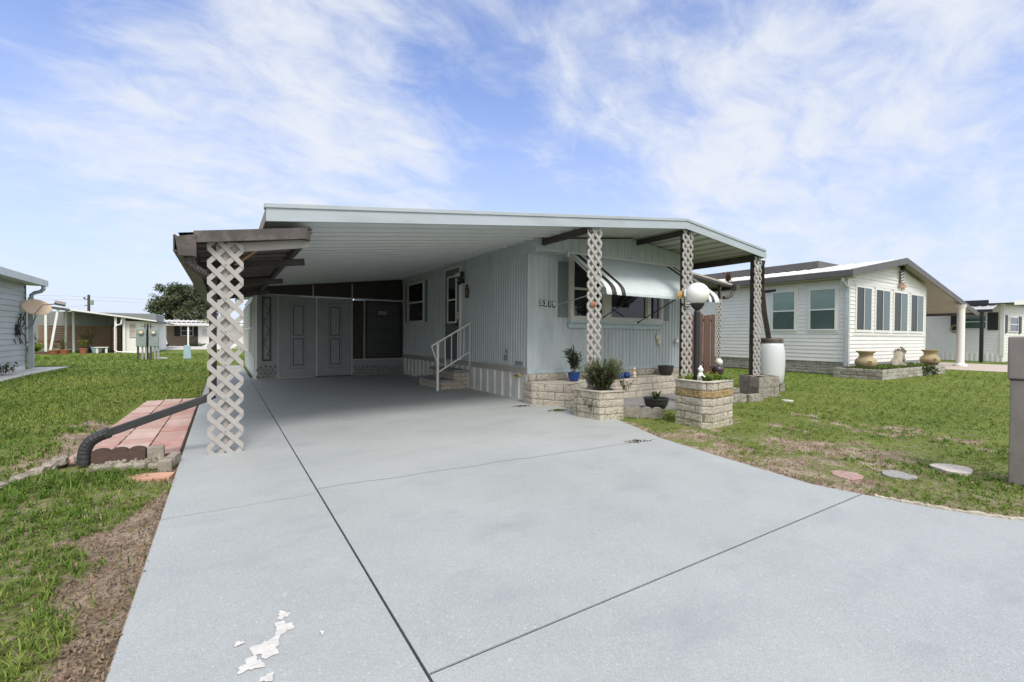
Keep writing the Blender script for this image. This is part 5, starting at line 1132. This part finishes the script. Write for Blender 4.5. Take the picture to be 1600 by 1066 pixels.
# ================================================================== FAR RIGHT HOUSE
def far_right():
    H = thing('far_white_house', 'distant white house with black window shutters beyond the neighbour carport', 'house', (35, 6.45, 0)); X0, Y0 = 35.0, 6.45
    m = MB(); lap_wall(m, (X0, 24), (X0, Y0), .45, 3.1, .16, .015); m.box(X0+.01, Y0+.02, .4, X0+.1, 24, 3.1); m.build('side_wall', M_whitevinyl, H)
    m = MB(); lap_wall(m, (X0, Y0), (48, Y0), .45, 3.1, .16, .015); m.box(X0, Y0+.01, .4, 48, Y0+.1, 3.1); m.build('front_wall', M_whitevinyl, H)
    m = MB(); m.corr((X0-.02, 24, 0), -YU, ZU, -XU, 24-Y0, .45, [(0, 0), (.5, 0), (.55, .02), (.95, .02)], .2); m.box(X0, Y0, 0, 48, Y0+.1, .45); m.build('skirting', M_white, H)
    m = MB(); m.box(X0-.05, Y0-.05, .3, X0+.12, Y0+.1, 3.1); m.build('corner_board', M_white, H)
    r = MB(); r.add([(34.5, 6.0, 3.12), (41.5, 6.0, 3.5), (41.5, 24, 3.5), (34.5, 24, 3.12)], [(0, 1, 2, 3)]); r.add([(41.5, 6.0, 3.5), (49, 6.0, 3.1), (49, 24, 3.1), (41.5, 24, 3.5)], [(0, 1, 2, 3)]); r.add([(35, 6.44, 3.1), (48, 6.44, 3.1), (41.5, 6.44, 3.46)], [(0, 1, 2)]); ro = r.build('roof', M_soffit, H)
    f = MB(); f.box(34.42, 6.9, 3.05, 34.52, 24, 3.30); f.build('black_eave', M_black, ro)
    f = MB(); f.add([(34.4, 5.95, 2.98), (41.5, 5.95, 3.36), (41.5, 5.95, 3.60), (34.4, 5.95, 3.22)], [(0, 1, 2, 3)]); f.build('gable_fascia', M_white, ro)
    f = MB(); f.add([(34.9, 6.62, 3.08), (34.9, 8.7, 3.08), (33.5, 8.7, 2.72), (33.5, 6.62, 2.72)], [(0, 1, 2, 3)]);
    for y in np.arange(6.62, 8.7, .3): f.bar((34.9, y, 3.09), (33.5, y, 2.73), .05)
    f.build('porch_awning', M_greyvinyl, H); f = MB(); f.box(33.44, 6.55, 2.62, 33.52, 16, 2.76); f.build('awning_header', M_black, H)
    f = MB(); f.box(33.42, 6.87, 0, 33.56, 7.01, 2.64); f.build('awning_post', M_black, H)
    sash_window(H, (X0-.015, 8.0, 1.75), -YU, -XU, .95, .8, frame=M_white, glass=M_glassg)
    for y in (8.50, 7.02): s = MB(); slab_rect(s, (X0-.015, y, 1.70), -YU, -XU, .40, .95, 0, .04); s.build('shutter', M_black, H)
    sash_window(H, (36.1, Y0-.015, 1.6), XU, -YU, 1.9, .85, frame=M_white)
    for x in (35.15, 38.2): s = MB(); slab_rect(s, (x, Y0-.015, 1.55), XU, -YU, .55, .95, 0, .04); s.build('shutter', M_black, H)
    w = MB(); w.tube([(34.92, 8.28+.20*math.cos(a), 1.78+.20*math.sin(a)) for a in np.linspace(0, 6.28, 15)], .045, 5); tag(w.build('door_wreath', mat('straw_wreath', (.35, .24, .13), .9, .4, 30), origin=(34.9, 8.3, 1.78)), 'straw wreath hung on a black shutter of the distant white house', 'wreath')
far_right()

# ================================================================== LEFT NEIGHBOUR
def left_house():
    H = thing('grey_sided_house', 'grey clapboard house cut off by the left edge', 'house', (-5.3, 20.4, 0)); X0, Y1 = -5.3, 20.4
    m = MB(); lap_wall(m, (X0, 5), (X0, Y1), .16, 2.82, .165, .022); m.box(X0-.1, 5, .1, X0-.004, Y1-.01, 2.82); m.box(X0-10, Y1-.06, .1, X0-.02, Y1-.012, 2.82); m.build('side_wall', M_greyvinyl, H)
    m = MB(); m.box(X0-.09, 5, -.03, X0+.012, Y1, .155); m.build('white_base', M_white, H)
    m = MB(); m.box(X0-.02, Y1-.02, .155, X0+.035, Y1+.03, 2.8); m.build('corner_board', M_siding_dark, H)
    r = MB(); r.prism([(-4.9, 2.80), (-4.9, 2.90), (-10.5, 3.9), (-16, 2.9), (-16, 2.80)], lambda a, b, t: (a, 4.5+t*16.2, b)); ro = r.build('roof', M_roofw, H)
    r = MB(); r.box(-4.92, 4.5, 2.68, -4.83, 20.72, 2.87); r.build('eave_gutter', mat('white_eave', (.60, .60, .60), .4), ro)
    r = MB(); r.box(-5.28, 4.5, 2.69, -4.92, 20.7, 2.71); r.build('soffit', M_greyvinyl, ro)
    r = MB(); r.tube([(-4.88, 20.45, 2.68), (-4.88, 20.45, 2.58), (-4.95, 20.47, 2.50), (-5.1, 20.5, 2.45), (-5.17, 20.5, 2.38), (-5.18, 20.5, 2.2)], .055, 8); r.box(-5.24, 20.44, .05, -5.12, 20.56, 2.3); r.build('downspout', mat('pale_blue_grey_downspout', (.40, .44, .47), .4), H)
    c = MB()
    for k in range(5):
        pts = [(-5.24+.06*math.sin(k*2+q*.9), 19.7+.25*math.sin(q*.7+k)+.05*k, 1.75-q*.13) for q in range(8)]; c.tube(pts, .012, 5)
    c.box(-5.28, 19.55, 1.1, -5.2, 19.8, 1.42); c.build('cable_bundle', M_black, H)
    D = thing('satellite_dish', 'sun-stained satellite dish on the corner of the grey house', 'satellite dish', (-4.93, 20.1, 1.9))
    nrm = Vector((.34, -.80, .50)).normalized(); ax = Vector((1, .35, -.25)); ax = (ax-nrm*ax.dot(nrm)).normalized(); ay = nrm.cross(ax); c0 = Vector((-4.93, 20.0, 1.97)); m = MB(); n = 30; vs = []
    for i in range(7):
        r_ = i/6
        for j in range(n): a = 2*math.pi*j/n; vs.append(c0+ax*(.35*r_*math.cos(a))+ay*(.29*r_*math.sin(a))+nrm*(.055*(r_*r_-1)))
    m.add(vs, [(i*n+j, i*n+(j+1) % n, (i+1)*n+(j+1) % n, (i+1)*n+j) for i in range(6) for j in range(n)]); m.build('reflector', M_dish, D, smooth=True, solid=.012)
    f = MB(); f.tube([c0-ay*.24-nrm*.05, c0-ay*.30+nrm*.12, c0-ay*.14+nrm*.42+ax*.1], .014, 6); f.build('feed_arm', M_galv, D)
    f = MB(); q = c0+ax*.42+nrm*.40-ay*.0; f.tube([c0-ay*.14+nrm*.42+ax*.1, q], .02, 6); f.obox(q+Vector((.05, 0, .02)), ax*.13, ay*.05, nrm*.05); f.build('receiver_head', mat('worn_receiver_grey', (.24, .22, .21), .6, .2, 20), D)
    f = MB(); f.tube([c0-nrm*.06, (-5.02, 20.3, 1.72), (-5.10, 20.33, 1.45), (-5.25, 20.33, 1.30)], .02, 8); f.build('mount', M_galv, D)
    t = thing('weed_clump', 'leggy weeds at the foot of the grey house corner', 'weed', (-5.0, 17.8, 0)); lo, s = leafy('leaves', t, fountain((-5.05, 17.9, 0), 16, .40, .35), 14, .10, .05, (.07, .11, .03)); s.build('stems', M_bark, t)
left_house()

# ================================================================== BACKGROUND LEFT
def house_a():
    H = thing('carport_house', 'low white house with a sloping carport roof and cedar slat screen, behind the lawn', 'house', (-5, 35, 0)); zt = lambda x: 1.93+(-3.4-x)*.150
    r = MB(); r.prism([(-9.2, zt(-9.2)-.10), (-3.4, zt(-3.4)-.08), (-3.4, zt(-3.4)), (-9.2, zt(-9.2))], lambda a, b, t: (a, 34.6+t*12, b)); ro = r.build('roof', M_gutter, H)
    r = MB(); r.prism([(-7.2, zt(-7.2)-.085), (-3.38, zt(-3.4)-.065), (-3.38, zt(-3.4)+.01), (-7.2, zt(-7.2)+.01)], lambda a, b, t: (a, 34.55+t*.05, b)); r.build('fascia', M_white, ro)
    r = MB(); r.prism([(-9.2, zt(-9.2)-.12), (-3.4, zt(-3.4)-.10), (-3.4, zt(-3.4)-.09), (-9.2, zt(-9.2)-.11)], lambda a, b, t: (a, 34.65+t*11, b)); r.build('soffit', M_siding, ro)
    for x, x2, y in ((-8.22, -8.22, 34.8), (-8.05, -7.72, 34.75), (-7.95, -7.90, 37.2), (-5.30, -5.30, 34.8)):
        p = MB(); p.bar((x, y, 0), (x2, y, zt(x2)-.1), .10, .10); p.build('post', M_white, H)
    p = MB(); p.bar((-7.42, 36.4, 0), (-7.44, 36.4, zt(-7.4)-.1), .1, .1); p.build('post', M_white, H)
    w = MB(); w.box(-12, 42.5, 0, -4.2, 48, 2.6); w.build('rear_wall', M_siding_dark, H)  # body box coloured dark so the carport bay looks shaded
    w = MB(); w.box(-5.0, 34.9, 0, -4.88, 42.5, zt(-5)-.1); w.box(-4.88, 35.05, 0, -3.75, 35.15, zt(-3.8)-.1); w.box(-3.8, 35.1, 0, -3.72, 44, 1.84); w.build('white_wall', M_white, H)
    sash_window(H, (-4.72, 35.04, .95), XU, -YU, .30, .80, frame=M_frame, glass=mat('rose_blind', (.42, .35, .34), .4)); 
    d = MB(); d.tube([(-5.0, 34.75, zt(-5)-.12), (-5.05, 34.72, 1.70), (-5.25, 34.70, 1.62), (-5.32, 34.70, 1.5), (-5.32, 34.7, .16), (-5.2, 34.65, .08), (-4.3, 34.4, .03)], .045, 6); d.build('downspout', M_white, H)
    F = thing('slat_screen', 'horizontal cedar slat screen inside the far carport', 'fence', (-7, 38, 0)); m = MB(); z = .22
    while z < 1.62: m.box(-9.3, 38, z, -5.95, 38.04, z+.105); z += .14
    m.build('slats', M_wood_slat, F); m = MB(); m.box(-5.95, 37.98, 0, -5.87, 38.06, 1.66); m.build('end_post', M_wood_fence, F)
    B = thing('brick_trellis', 'small dark red brick-patterned trellis beside the far white wall', 'trellis', (-5.35, 37, 0)); m = MB()
    for r_ in range(10):
        for k in range(3): m.box(-5.75+k*.16, 36.5, .15+r_*.14, -5.62+k*.16, 36.55, .25+r_*.14)
    m.build('bricks', mat('old_red_brick', (.20, .10, .08), .9, .3, 8), B); m = MB(); m.box(-5.8, 36.56, 0, -5.2, 36.6, 1.6); m.build('backing', M_black, B)
    def tpot(label, c, r, h, mt=M_terra2): m = MB(); m.lathe(c, [(r*.75, 0), (r, h*.85), (r*1.08, h*.86), (r*1.08, h), (r*.9, h), (.001, h*.85)], 14); tag(m.build('garden_pot', mt, origin=c), label, 'pot', 'pots in front of the far carport')
    tpot('terracotta trough-like pot at the foot of the white posts', (-7.75, 34.2, 0), .22, .22); tpot('terracotta pot right of the white posts', (-7.35, 34.2, 0), .20, .24); tpot('terracotta pot holding the tall yellowish plant', (-6.65, 34.6, 0), .18, .30); tpot('blue glazed pot under the cedar screen', (-5.85+.2-.6, 35.6, 0), .28, .34, M_paleblue); tpot('dark wide pot of the small tree', (-6.75, 36.0, 0), .24, .36, M_black)
    m = MB(); m.box(-5.2-1.0, 35.0, 0, -5.2-.9, 35.1, .32); m.box(-5.8, 35.0, 0, -5.7, 35.1, .32); m.box(-6.25, 34.95, .32, -5.65, 35.2, .36); tag(m.build('low_bench', M_white, origin=(-6, 35, 0)), 'low white bench below the far cedar screen', 'bench')
    m = MB(); m.box(-9.0, 34.4, 0, -7.9, 34.5, .14); m.box(-9.0, 34.5, 0, -8.9, 35.6, .14); tag(m.build('timber_border', M_wood_fence, origin=(-8.5, 34.5, 0)), 'dark timber border at the left of the far carport', 'border')
    shrub('round_bush', 'bright lime green bush left of the white posts', (-8.75, 34.9, .05), 60, .55, .42, 30, .09, .05, (.22, .33, .03), v=.25)
    shrub('potted_tree', 'slender small tree with olive leaves before the cedar screen', (-6.75, 36.0, .3), 26, 1.35, .55, 26, .10, .045, (.10, .12, .035)); shrub('potted_plant', 'yellow-green upright plant in the terracotta pot', (-6.65, 34.6, .28), 12, .55, .2, 18, .12, .05, (.22, .25, .05)); shrub('climbing_plant', 'tall leafy plant among the white carport posts', (-7.7, 35.6, 0), 10, 1.15, .18, 20, .09, .05, (.13, .20, .04))
    M = thing('motorcycle', 'dark parked motorcycle half hidden in the shade of the far carport', 'motorcycle', (-9.3, 39.0, 0)); m = MB()
    for x in (-9.9, -8.75): m.tube([(x+.30*math.cos(a), 39, .31+.30*math.sin(a)) for a in np.linspace(0, 6.283, 17)], .06, 6)
    m.build('wheels', M_black, M); m = MB(); m.bar((-9.9, 39, .31), (-9.2, 39, .62), .1); m.bar((-9.2, 39, .62), (-8.75, 39, .31), .1); m.bar((-9.55, 39, .6), (-9.0, 39, .62), .2, .28); m.bar((-9.65, 39, .7), (-9.75, 39, 1.05), .06); m.bar((-9.75, 38.7, 1.05), (-9.75, 39.3, 1.05), .04); m.build('frame', M_brown, M)
house_a()
def house_b():
    H = thing('tan_house', 'tan bungalow with ribbed white patio roof under the big tree', 'house', (-3, 51, 0))
    r = MB(); r.prism([(50.0, 1.95), (53.5, 2.42), (60, 2.42), (60, 2.36), (53.5, 2.36), (50.0, 1.89)], lambda a, b, t: (-5.4+t*9.5, a, b)); ro = r.build('roof', M_roofw, H)
    r = MB()
    for x in np.arange(-5.35, 4.1, .36): r.bar((x, 49.98, 1.98), (x, 53.5, 2.45), .10, .05)
    r.build('roof_ribs', M_roofw, ro)
    r = MB(); r.box(-5.4, 49.93, 1.84, -1.9, 49.98, 1.92); r.build('patio_fascia', M_soffit, ro); r = MB(); r.box(-5.4, 51.3, 2.12, 4.1, 51.42, 2.22); r.build('dark_roof_edge', M_brown, ro)  # second box is the dark edge between the roof layers
    w = MB(); w.box(-5.2, 52.6, 0, -1.95, 52.7, 2.2); w.build('tan_wall', M_tan, H); w = MB(); w.box(-1.95, 50.8, 0, 4, 52.7, 2.0); w.build('white_wall', M_whitevinyl, H)
    sash_window(H, (-3.35, 52.58, .95), XU, -YU, .95, .95, frame=M_white)
    for x in (-3.85, -2.35): s = MB(); slab_rect(s, (x, 52.6, .9), XU, -YU, .42, 1.05, 0, .05); s.build('shutter', M_black, H)
    sash_window(H, (-1.7, 50.8, .9), XU, -YU, 1.1, .72, frame=M_white, glass=M_greyvinyl, rail=False)
    p = MB(); p.box(-2.72, 50.05, 0, -2.60, 50.17, 1.88); p.build('post', M_white, H)
    c = thing('parked_scooter', 'white and black mobility scooter parked on the tan house patio', 'scooter', (-4.3, 50.2, 0)); m = MB()
    for x in (-4.9, -4.2): m.tube([(x, 50.15, .16), (x, 50.27, .16)], .16, 12)
    m.build('wheels', M_black, c); m = MB(); m.box(-5.0, 50.1, .2, -4.15, 50.35, .38); m.bar((-4.2, 50.2, .3), (-4.3, 50.2, .9), .05); m.build('body', M_white, c); m = MB(); m.box(-4.85, 50.1, .55, -4.5, 50.35, .62); m.box(-4.9, 50.1, .6, -4.83, 50.35, 1.0); m.build('seat', M_black, c)
    s = MB()
    for k in range(4): s.box(-1.95-.2*k-.2, 50.4, 0, -1.95-.2*k, 50.8, .5-.12*k)
    s.bar((-2.7, 50.4, .55), (-2.0, 50.4, .95), .04); tag(s.build('porch_steps', M_black, origin=(-2.3, 50.6, 0)), 'dark porch steps with rail beside the tan house post', 'steps')
    shrub('low_hedge', 'low green hedge at the foot of the tan house steps', (-1.9, 49.9, 0), 30, .3, .6, 20, .12, .07, (.06, .10, .03))
house_b()
def tree(name, label, c, trunk_h, crown, R, nclump, nleaf, size, base):
    t = thing(name, label, 'tree', c); c = Vector(c); m = MB(); m.tube([c, c+ZU*trunk_h*.6+XU*.1, c+ZU*trunk_h], [.38, .3, .24], 10); ends = []
    cc = c+ZU*crown
    cl = []
    for k in range(nclump):
        a = random.uniform(0, 6.283); b = random.uniform(-.75, 1); q = random.uniform(.55, .98); s = math.sqrt(max(0, 1-b*b)); p = cc+Vector((R[0]*q*s*math.cos(a), R[1]*q*s*math.sin(a), R[2]*q*b)); cl.append((p, random.uniform(.22, .55)*R[0]*.42))
    for k in range(nclump//3): cl.append((cc+Vector((random.gauss(0, .35)*R[0], random.gauss(0, .35)*R[1], random.gauss(0, .3)*R[2])), .5*R[0]*.4))
    for p, r in cl[::3]:
        s0 = c+ZU*trunk_h*.9; m.tube([s0, s0.lerp(p, .5)+ZU*.2, p], [.13, .08, .03], 6)
    m.build('trunk', M_bark, t); L = MB(); cols = []
    for i in range(nleaf):
        p, r = random.choice(cl); v = Vector((random.gauss(0, 1), random.gauss(0, 1), random.gauss(0, .8))).normalized()*r*random.uniform(.35, 1.08)
        d = Vector((random.gauss(0, 1), random.gauss(0, 1), random.gauss(0, .6))); leaf(L, cols, p+v, d, ZU, size*random.uniform(.6, 1.3), size*.6, green(base, .4))
    L.build('crown', M_leaf, t, attr=cols)
tree('oak_tree', 'large dark green oak rising behind the tan house', (-3.3, 61, 0), 2.6, 4.35, (3.3, 3.0, 2.4), 74, 20000, .30, (.17, .205, .125))
shrub('palm_fronds', 'pale green palm fronds just left of the lattice column, far back', (-.9, 52, .8), 30, 2.1, .9, 40, .5, .06, (.20, .26, .08))
# utility pole and wires
up = thing('utility_pole', 'distant wooden utility pole with a grey transformer', 'utility pole', (-13, 70, 0))
m = MB(); m.tube([(-13, 70, 0), (-13, 70, 5.5)], [.16, .12], 8); m.build('pole', M_polewood, up); m = MB(); m.lathe((-12.72, 69.9, 4.35), [(.16, 0), (.17, .1), (.17, .5), (.1, .6)], 10); m.build('transformer', M_galv, up); m = MB(); m.box(-13.3, 69.9, 4.95, -12.95, 70.0, 5.03); m.box(-13.42, 69.85, 4.98, -13.3, 70.05, 5.2); m.box(-13.35, 69.9, 4.25, -13, 70, 4.32); m.build('crossarm', M_polewood, up)
for k, (za, zb, xa, lb) in enumerate([(5.3, 5.0, -60, 'topmost thin power line across the sky at the pole'), (4.9, 4.6, -60, 'second thin power line below the topmost'), (4.3, 3.0, -32, 'service wire dropping left from the pole to the roofs')]):
    m = MB(); m.tube([(xa, 70, za if k < 2 else zb), ((xa-13)/2, 70, min(za, zb)-.15), (-13, 70, za)]+([(6, 70, za-.35), (30, 70, za)] if k < 2 else []), .012, 4); tag(m.build('power_line', M_pvc, origin=(-13, 70, za)), lb, 'power line', 'power lines')
# meters
def meters():
    for k, x0 in enumerate((-3.27, -2.83)):
        t = thing('electric_meter', ['grey electric meter cabinet, the left one of the pair on the lawn', 'grey electric meter cabinet, the right one of the pair on the lawn'][k], 'meter box', (x0+.18, 26, 0), 'meter cabinets on the lawn')
        m = MB(); m.box(x0, 25.95, .58, x0+.36, 26.12, 1.38); m.build('cabinet', M_galv, t, bevel=.01); m = MB(); m.box(x0+.01, 25.935, .60, x0+.35, 25.95, 1.02); m.build('cover', M_galv, t)
        m = MB(); m.tube([(x0+.18, 25.95, 1.22), (x0+.18, 25.86, 1.22)], .085, 20); m.build('meter_dial', mat('brassy_meter_glass', (.42, .36, .20), .2, .2, 30), t); m = MB(); m.tube([(x0+.18, 25.855, 1.22), (x0+.18, 25.85, 1.22)], .05, 16); m.build('dial_face', M_white, t)
        for q, xx in enumerate((x0+.03, x0+.19, x0+.31)): m = MB(); m.box(xx, 26.0, 0, xx+(.07 if q != 1 else .06), 26.07, .58); m.build('leg', M_polewood if q == 0 else M_pvc, t)
    m = MB(); m.tube([(-2.87, 26.05, 0), (-2.87, 26.05, 1.62)], .035, 8); m.tube([(-2.97, 26.1, 1.38), (-2.97, 26.1, 1.62)], .02, 6); m.tube([(-2.77, 26.1, 1.38), (-2.77, 26.1, 1.62)], .02, 6); m.tube([(-3.1, 26.1, 1.5), (-2.65, 26.1, 1.5)], .02, 6)
    tag(m.build('conduit', M_black, origin=(-2.87, 26, 0)), 'black conduit rising between the two meter cabinets', 'pipe')
    m = MB(); m.prism([(-1.56, 0), (-1.25, 0), (-1.30, .58), (-1.34, .63), (-1.52, .63), (-1.56, .58)], lambda a, b, t: (a, 25.9+t*.28, b)); o = m.build('utility_pedestal', M_paleblue, origin=(-1.4, 26, 0), bevel=.02); tag(o, 'pale blue plastic utility pedestal alone on the lawn', 'utility box')
    m = MB(); m.lathe((-2.45, 26.6, 0), [(.25, 0), (.24, .05), (.001, .08)], 14); tag(m.build('well_cover', M_conc, origin=(-2.5, 26.6, 0)), 'round pale concrete cover behind the meters', 'cover')
meters()

# ================================================================== GRASS
def grass():
    N = 1200000; az = np.radians(rng.uniform(-50, 92, N)); u = rng.uniform(0, 1, N); r0, r1 = 1.3, 34.0
    d = r0*(r1/r0)**(u**.92); x = d*np.sin(az); y = d*np.cos(az)
    # gather into tufts
    cell = .05+.010*d; ix, iy = np.floor(x/cell), np.floor(y/cell); hx = np.modf(np.abs(np.sin(ix*12.9898+iy*78.233)*43758.5453))[0]; hy = np.modf(np.abs(np.sin(ix*39.346+iy*11.135)*24634.6345))[0]; pull = np.where(rng.uniform(0, 1, N) < .5, .6, 0); x += ((ix+hx)*cell-x)*pull; y += ((iy+hy)*cell-y)*pull
    cv = cover(x, y); clump = .25+.75*sstep(.34, .52, fbm(x*11, y*11, 2, 55)); clump = clump+(1-clump)*sstep(6, 14, d); ok = ~blocked(x, y) & (rng.uniform(0, 1, N) < cv*clump*.98+.010)
    x, y, d, cv = x[ok], y[ok], d[ok], cv[ok]; n = len(x); print('blades', n)
    right = x > 1.5
    h = rng.uniform(.015, .050, n)*(1+.35*sstep(3, 15, d))*np.where(right, .62, 1.0)*(.7+.5*fbm(x*2, y*2, 3, 31)); h = np.where(rng.uniform(0, 1, n) < .04, h*1.7, h)
    near_pav = (np.abs(x+1.0) < .4) & (np.abs(y-5.0) < .45); h = np.where(near_pav, h*1.5, h)
    w = (.0028+.0008*d)*rng.uniform(.7, 1.3, n); th = rng.uniform(0, 2*np.pi, n); ln = rng.uniform(.25, 1.5, n)*h
    dx, dy = np.cos(th), np.sin(th); sx, sy = -dy*w/2, dx*w/2; z0 = -.025
    V = np.zeros((n, 5, 3), np.float32)
    V[:, 0] = np.stack([x-sx, y-sy, np.full(n, z0)], -1); V[:, 1] = np.stack([x+sx, y+sy, np.full(n, z0)], -1)
    mx, my = x+dx*ln*.4, y+dy*ln*.4; V[:, 2] = np.stack([mx+sx*.85, my+sy*.85, z0+h*.72], -1); V[:, 3] = np.stack([mx-sx*.85, my-sy*.85, z0+h*.72], -1)
    V[:, 4] = np.stack([x+dx*ln, y+dy*ln, z0+h*rng.uniform(.7, 1.05, n)], -1)
    big = fbm(x*.7, y*.7, 4, 41); c = np.zeros((n, 5, 4), np.float32); c[..., 3] = 1; k = rng.uniform(.6, 1.35, n)
    A = np.array([.115, .20, .03]); B = np.array([.235, .295, .065]); D = np.array([.36, .29, .17]); tt = np.clip(big*2.4-.75+rng.normal(0, .18, n), 0, 1)[:, None]
    col = (A*(1-tt)+B*tt)*k[:, None]; dead = (rng.uniform(0, 1, n) < .05+.16*(1-cv))[:, None]; col = np.where(dead, D*k[:, None]*.8, col)
    c[:, :, :3] = col[:, None, :]
    def mesh(name, V, c, m_):
        n = len(V); me = bpy.data.meshes.new(name); me.vertices.add(n*5); me.vertices.foreach_set('co', V.ravel()); b = np.arange(n)[:, None]*5
        q = (b+np.array([[0, 1, 2, 3]])); t = (b+np.array([[3, 2, 4]])); loops = np.concatenate([q, t], 1).ravel().astype(np.int32); me.loops.add(len(loops)); me.loops.foreach_set('vertex_index', loops)
        ls = np.stack([np.arange(n)*7, np.arange(n)*7+4], 1).ravel().astype(np.int32); lt = np.tile([4, 3], n).astype(np.int32); me.polygons.add(2*n); me.polygons.foreach_set('loop_start', ls); me.polygons.foreach_set('loop_total', lt); me.update(calc_edges=True)
        at = me.color_attributes.new('tint', 'FLOAT_COLOR', 'POINT'); at.data.foreach_set('color', c.ravel()); me.materials.append(m_); o = bpy.data.objects.new(name, me); COL.objects.link(o); o['kind'] = 'stuff'; return o
    mesh('grass', V, c, M_leaf)
    # dead thatch scattered on the bare soil
    N = 130000; az = np.radians(rng.uniform(-40, 92, N)); d = 1.3*(11/1.3)**rng.uniform(0, 1, N); x = d*np.sin(az); y = d*np.cos(az); cv = cover(x, y); ok = ~blocked(x, y) & (rng.uniform(0, 1, N) < 1-cv*.8); x, y, d = x[ok], y[ok], d[ok]; n = len(x)
    L = rng.uniform(.008, .032, n); th = rng.uniform(0, 6.283, n); dx, dy = np.cos(th)*L, np.sin(th)*L; w = .0022+.0005*d; sx, sy = -np.sin(th)*w, np.cos(th)*w; zz = rng.uniform(-.022, -.004, n); V = np.zeros((n, 5, 3), np.float32); e = rng.uniform(0, .015, n)
    V[:, 0] = np.stack([x-sx, y-sy, zz], -1); V[:, 1] = np.stack([x+sx, y+sy, zz], -1); V[:, 2] = np.stack([x+dx*.6+sx, y+dy*.6+sy, zz+e], -1); V[:, 3] = np.stack([x+dx*.6-sx, y+dy*.6-sy, zz+e], -1); V[:, 4] = np.stack([x+dx, y+dy, zz+e*.4], -1)
    c = np.ones((n, 5, 4), np.float32); k = rng.uniform(.3, 1.5, n)[:, None]; c[:, :, :3] = (np.array([.27, .195, .13])*k)[:, None, :]; mesh('dead_thatch', V, c, M_leaf)
grass()
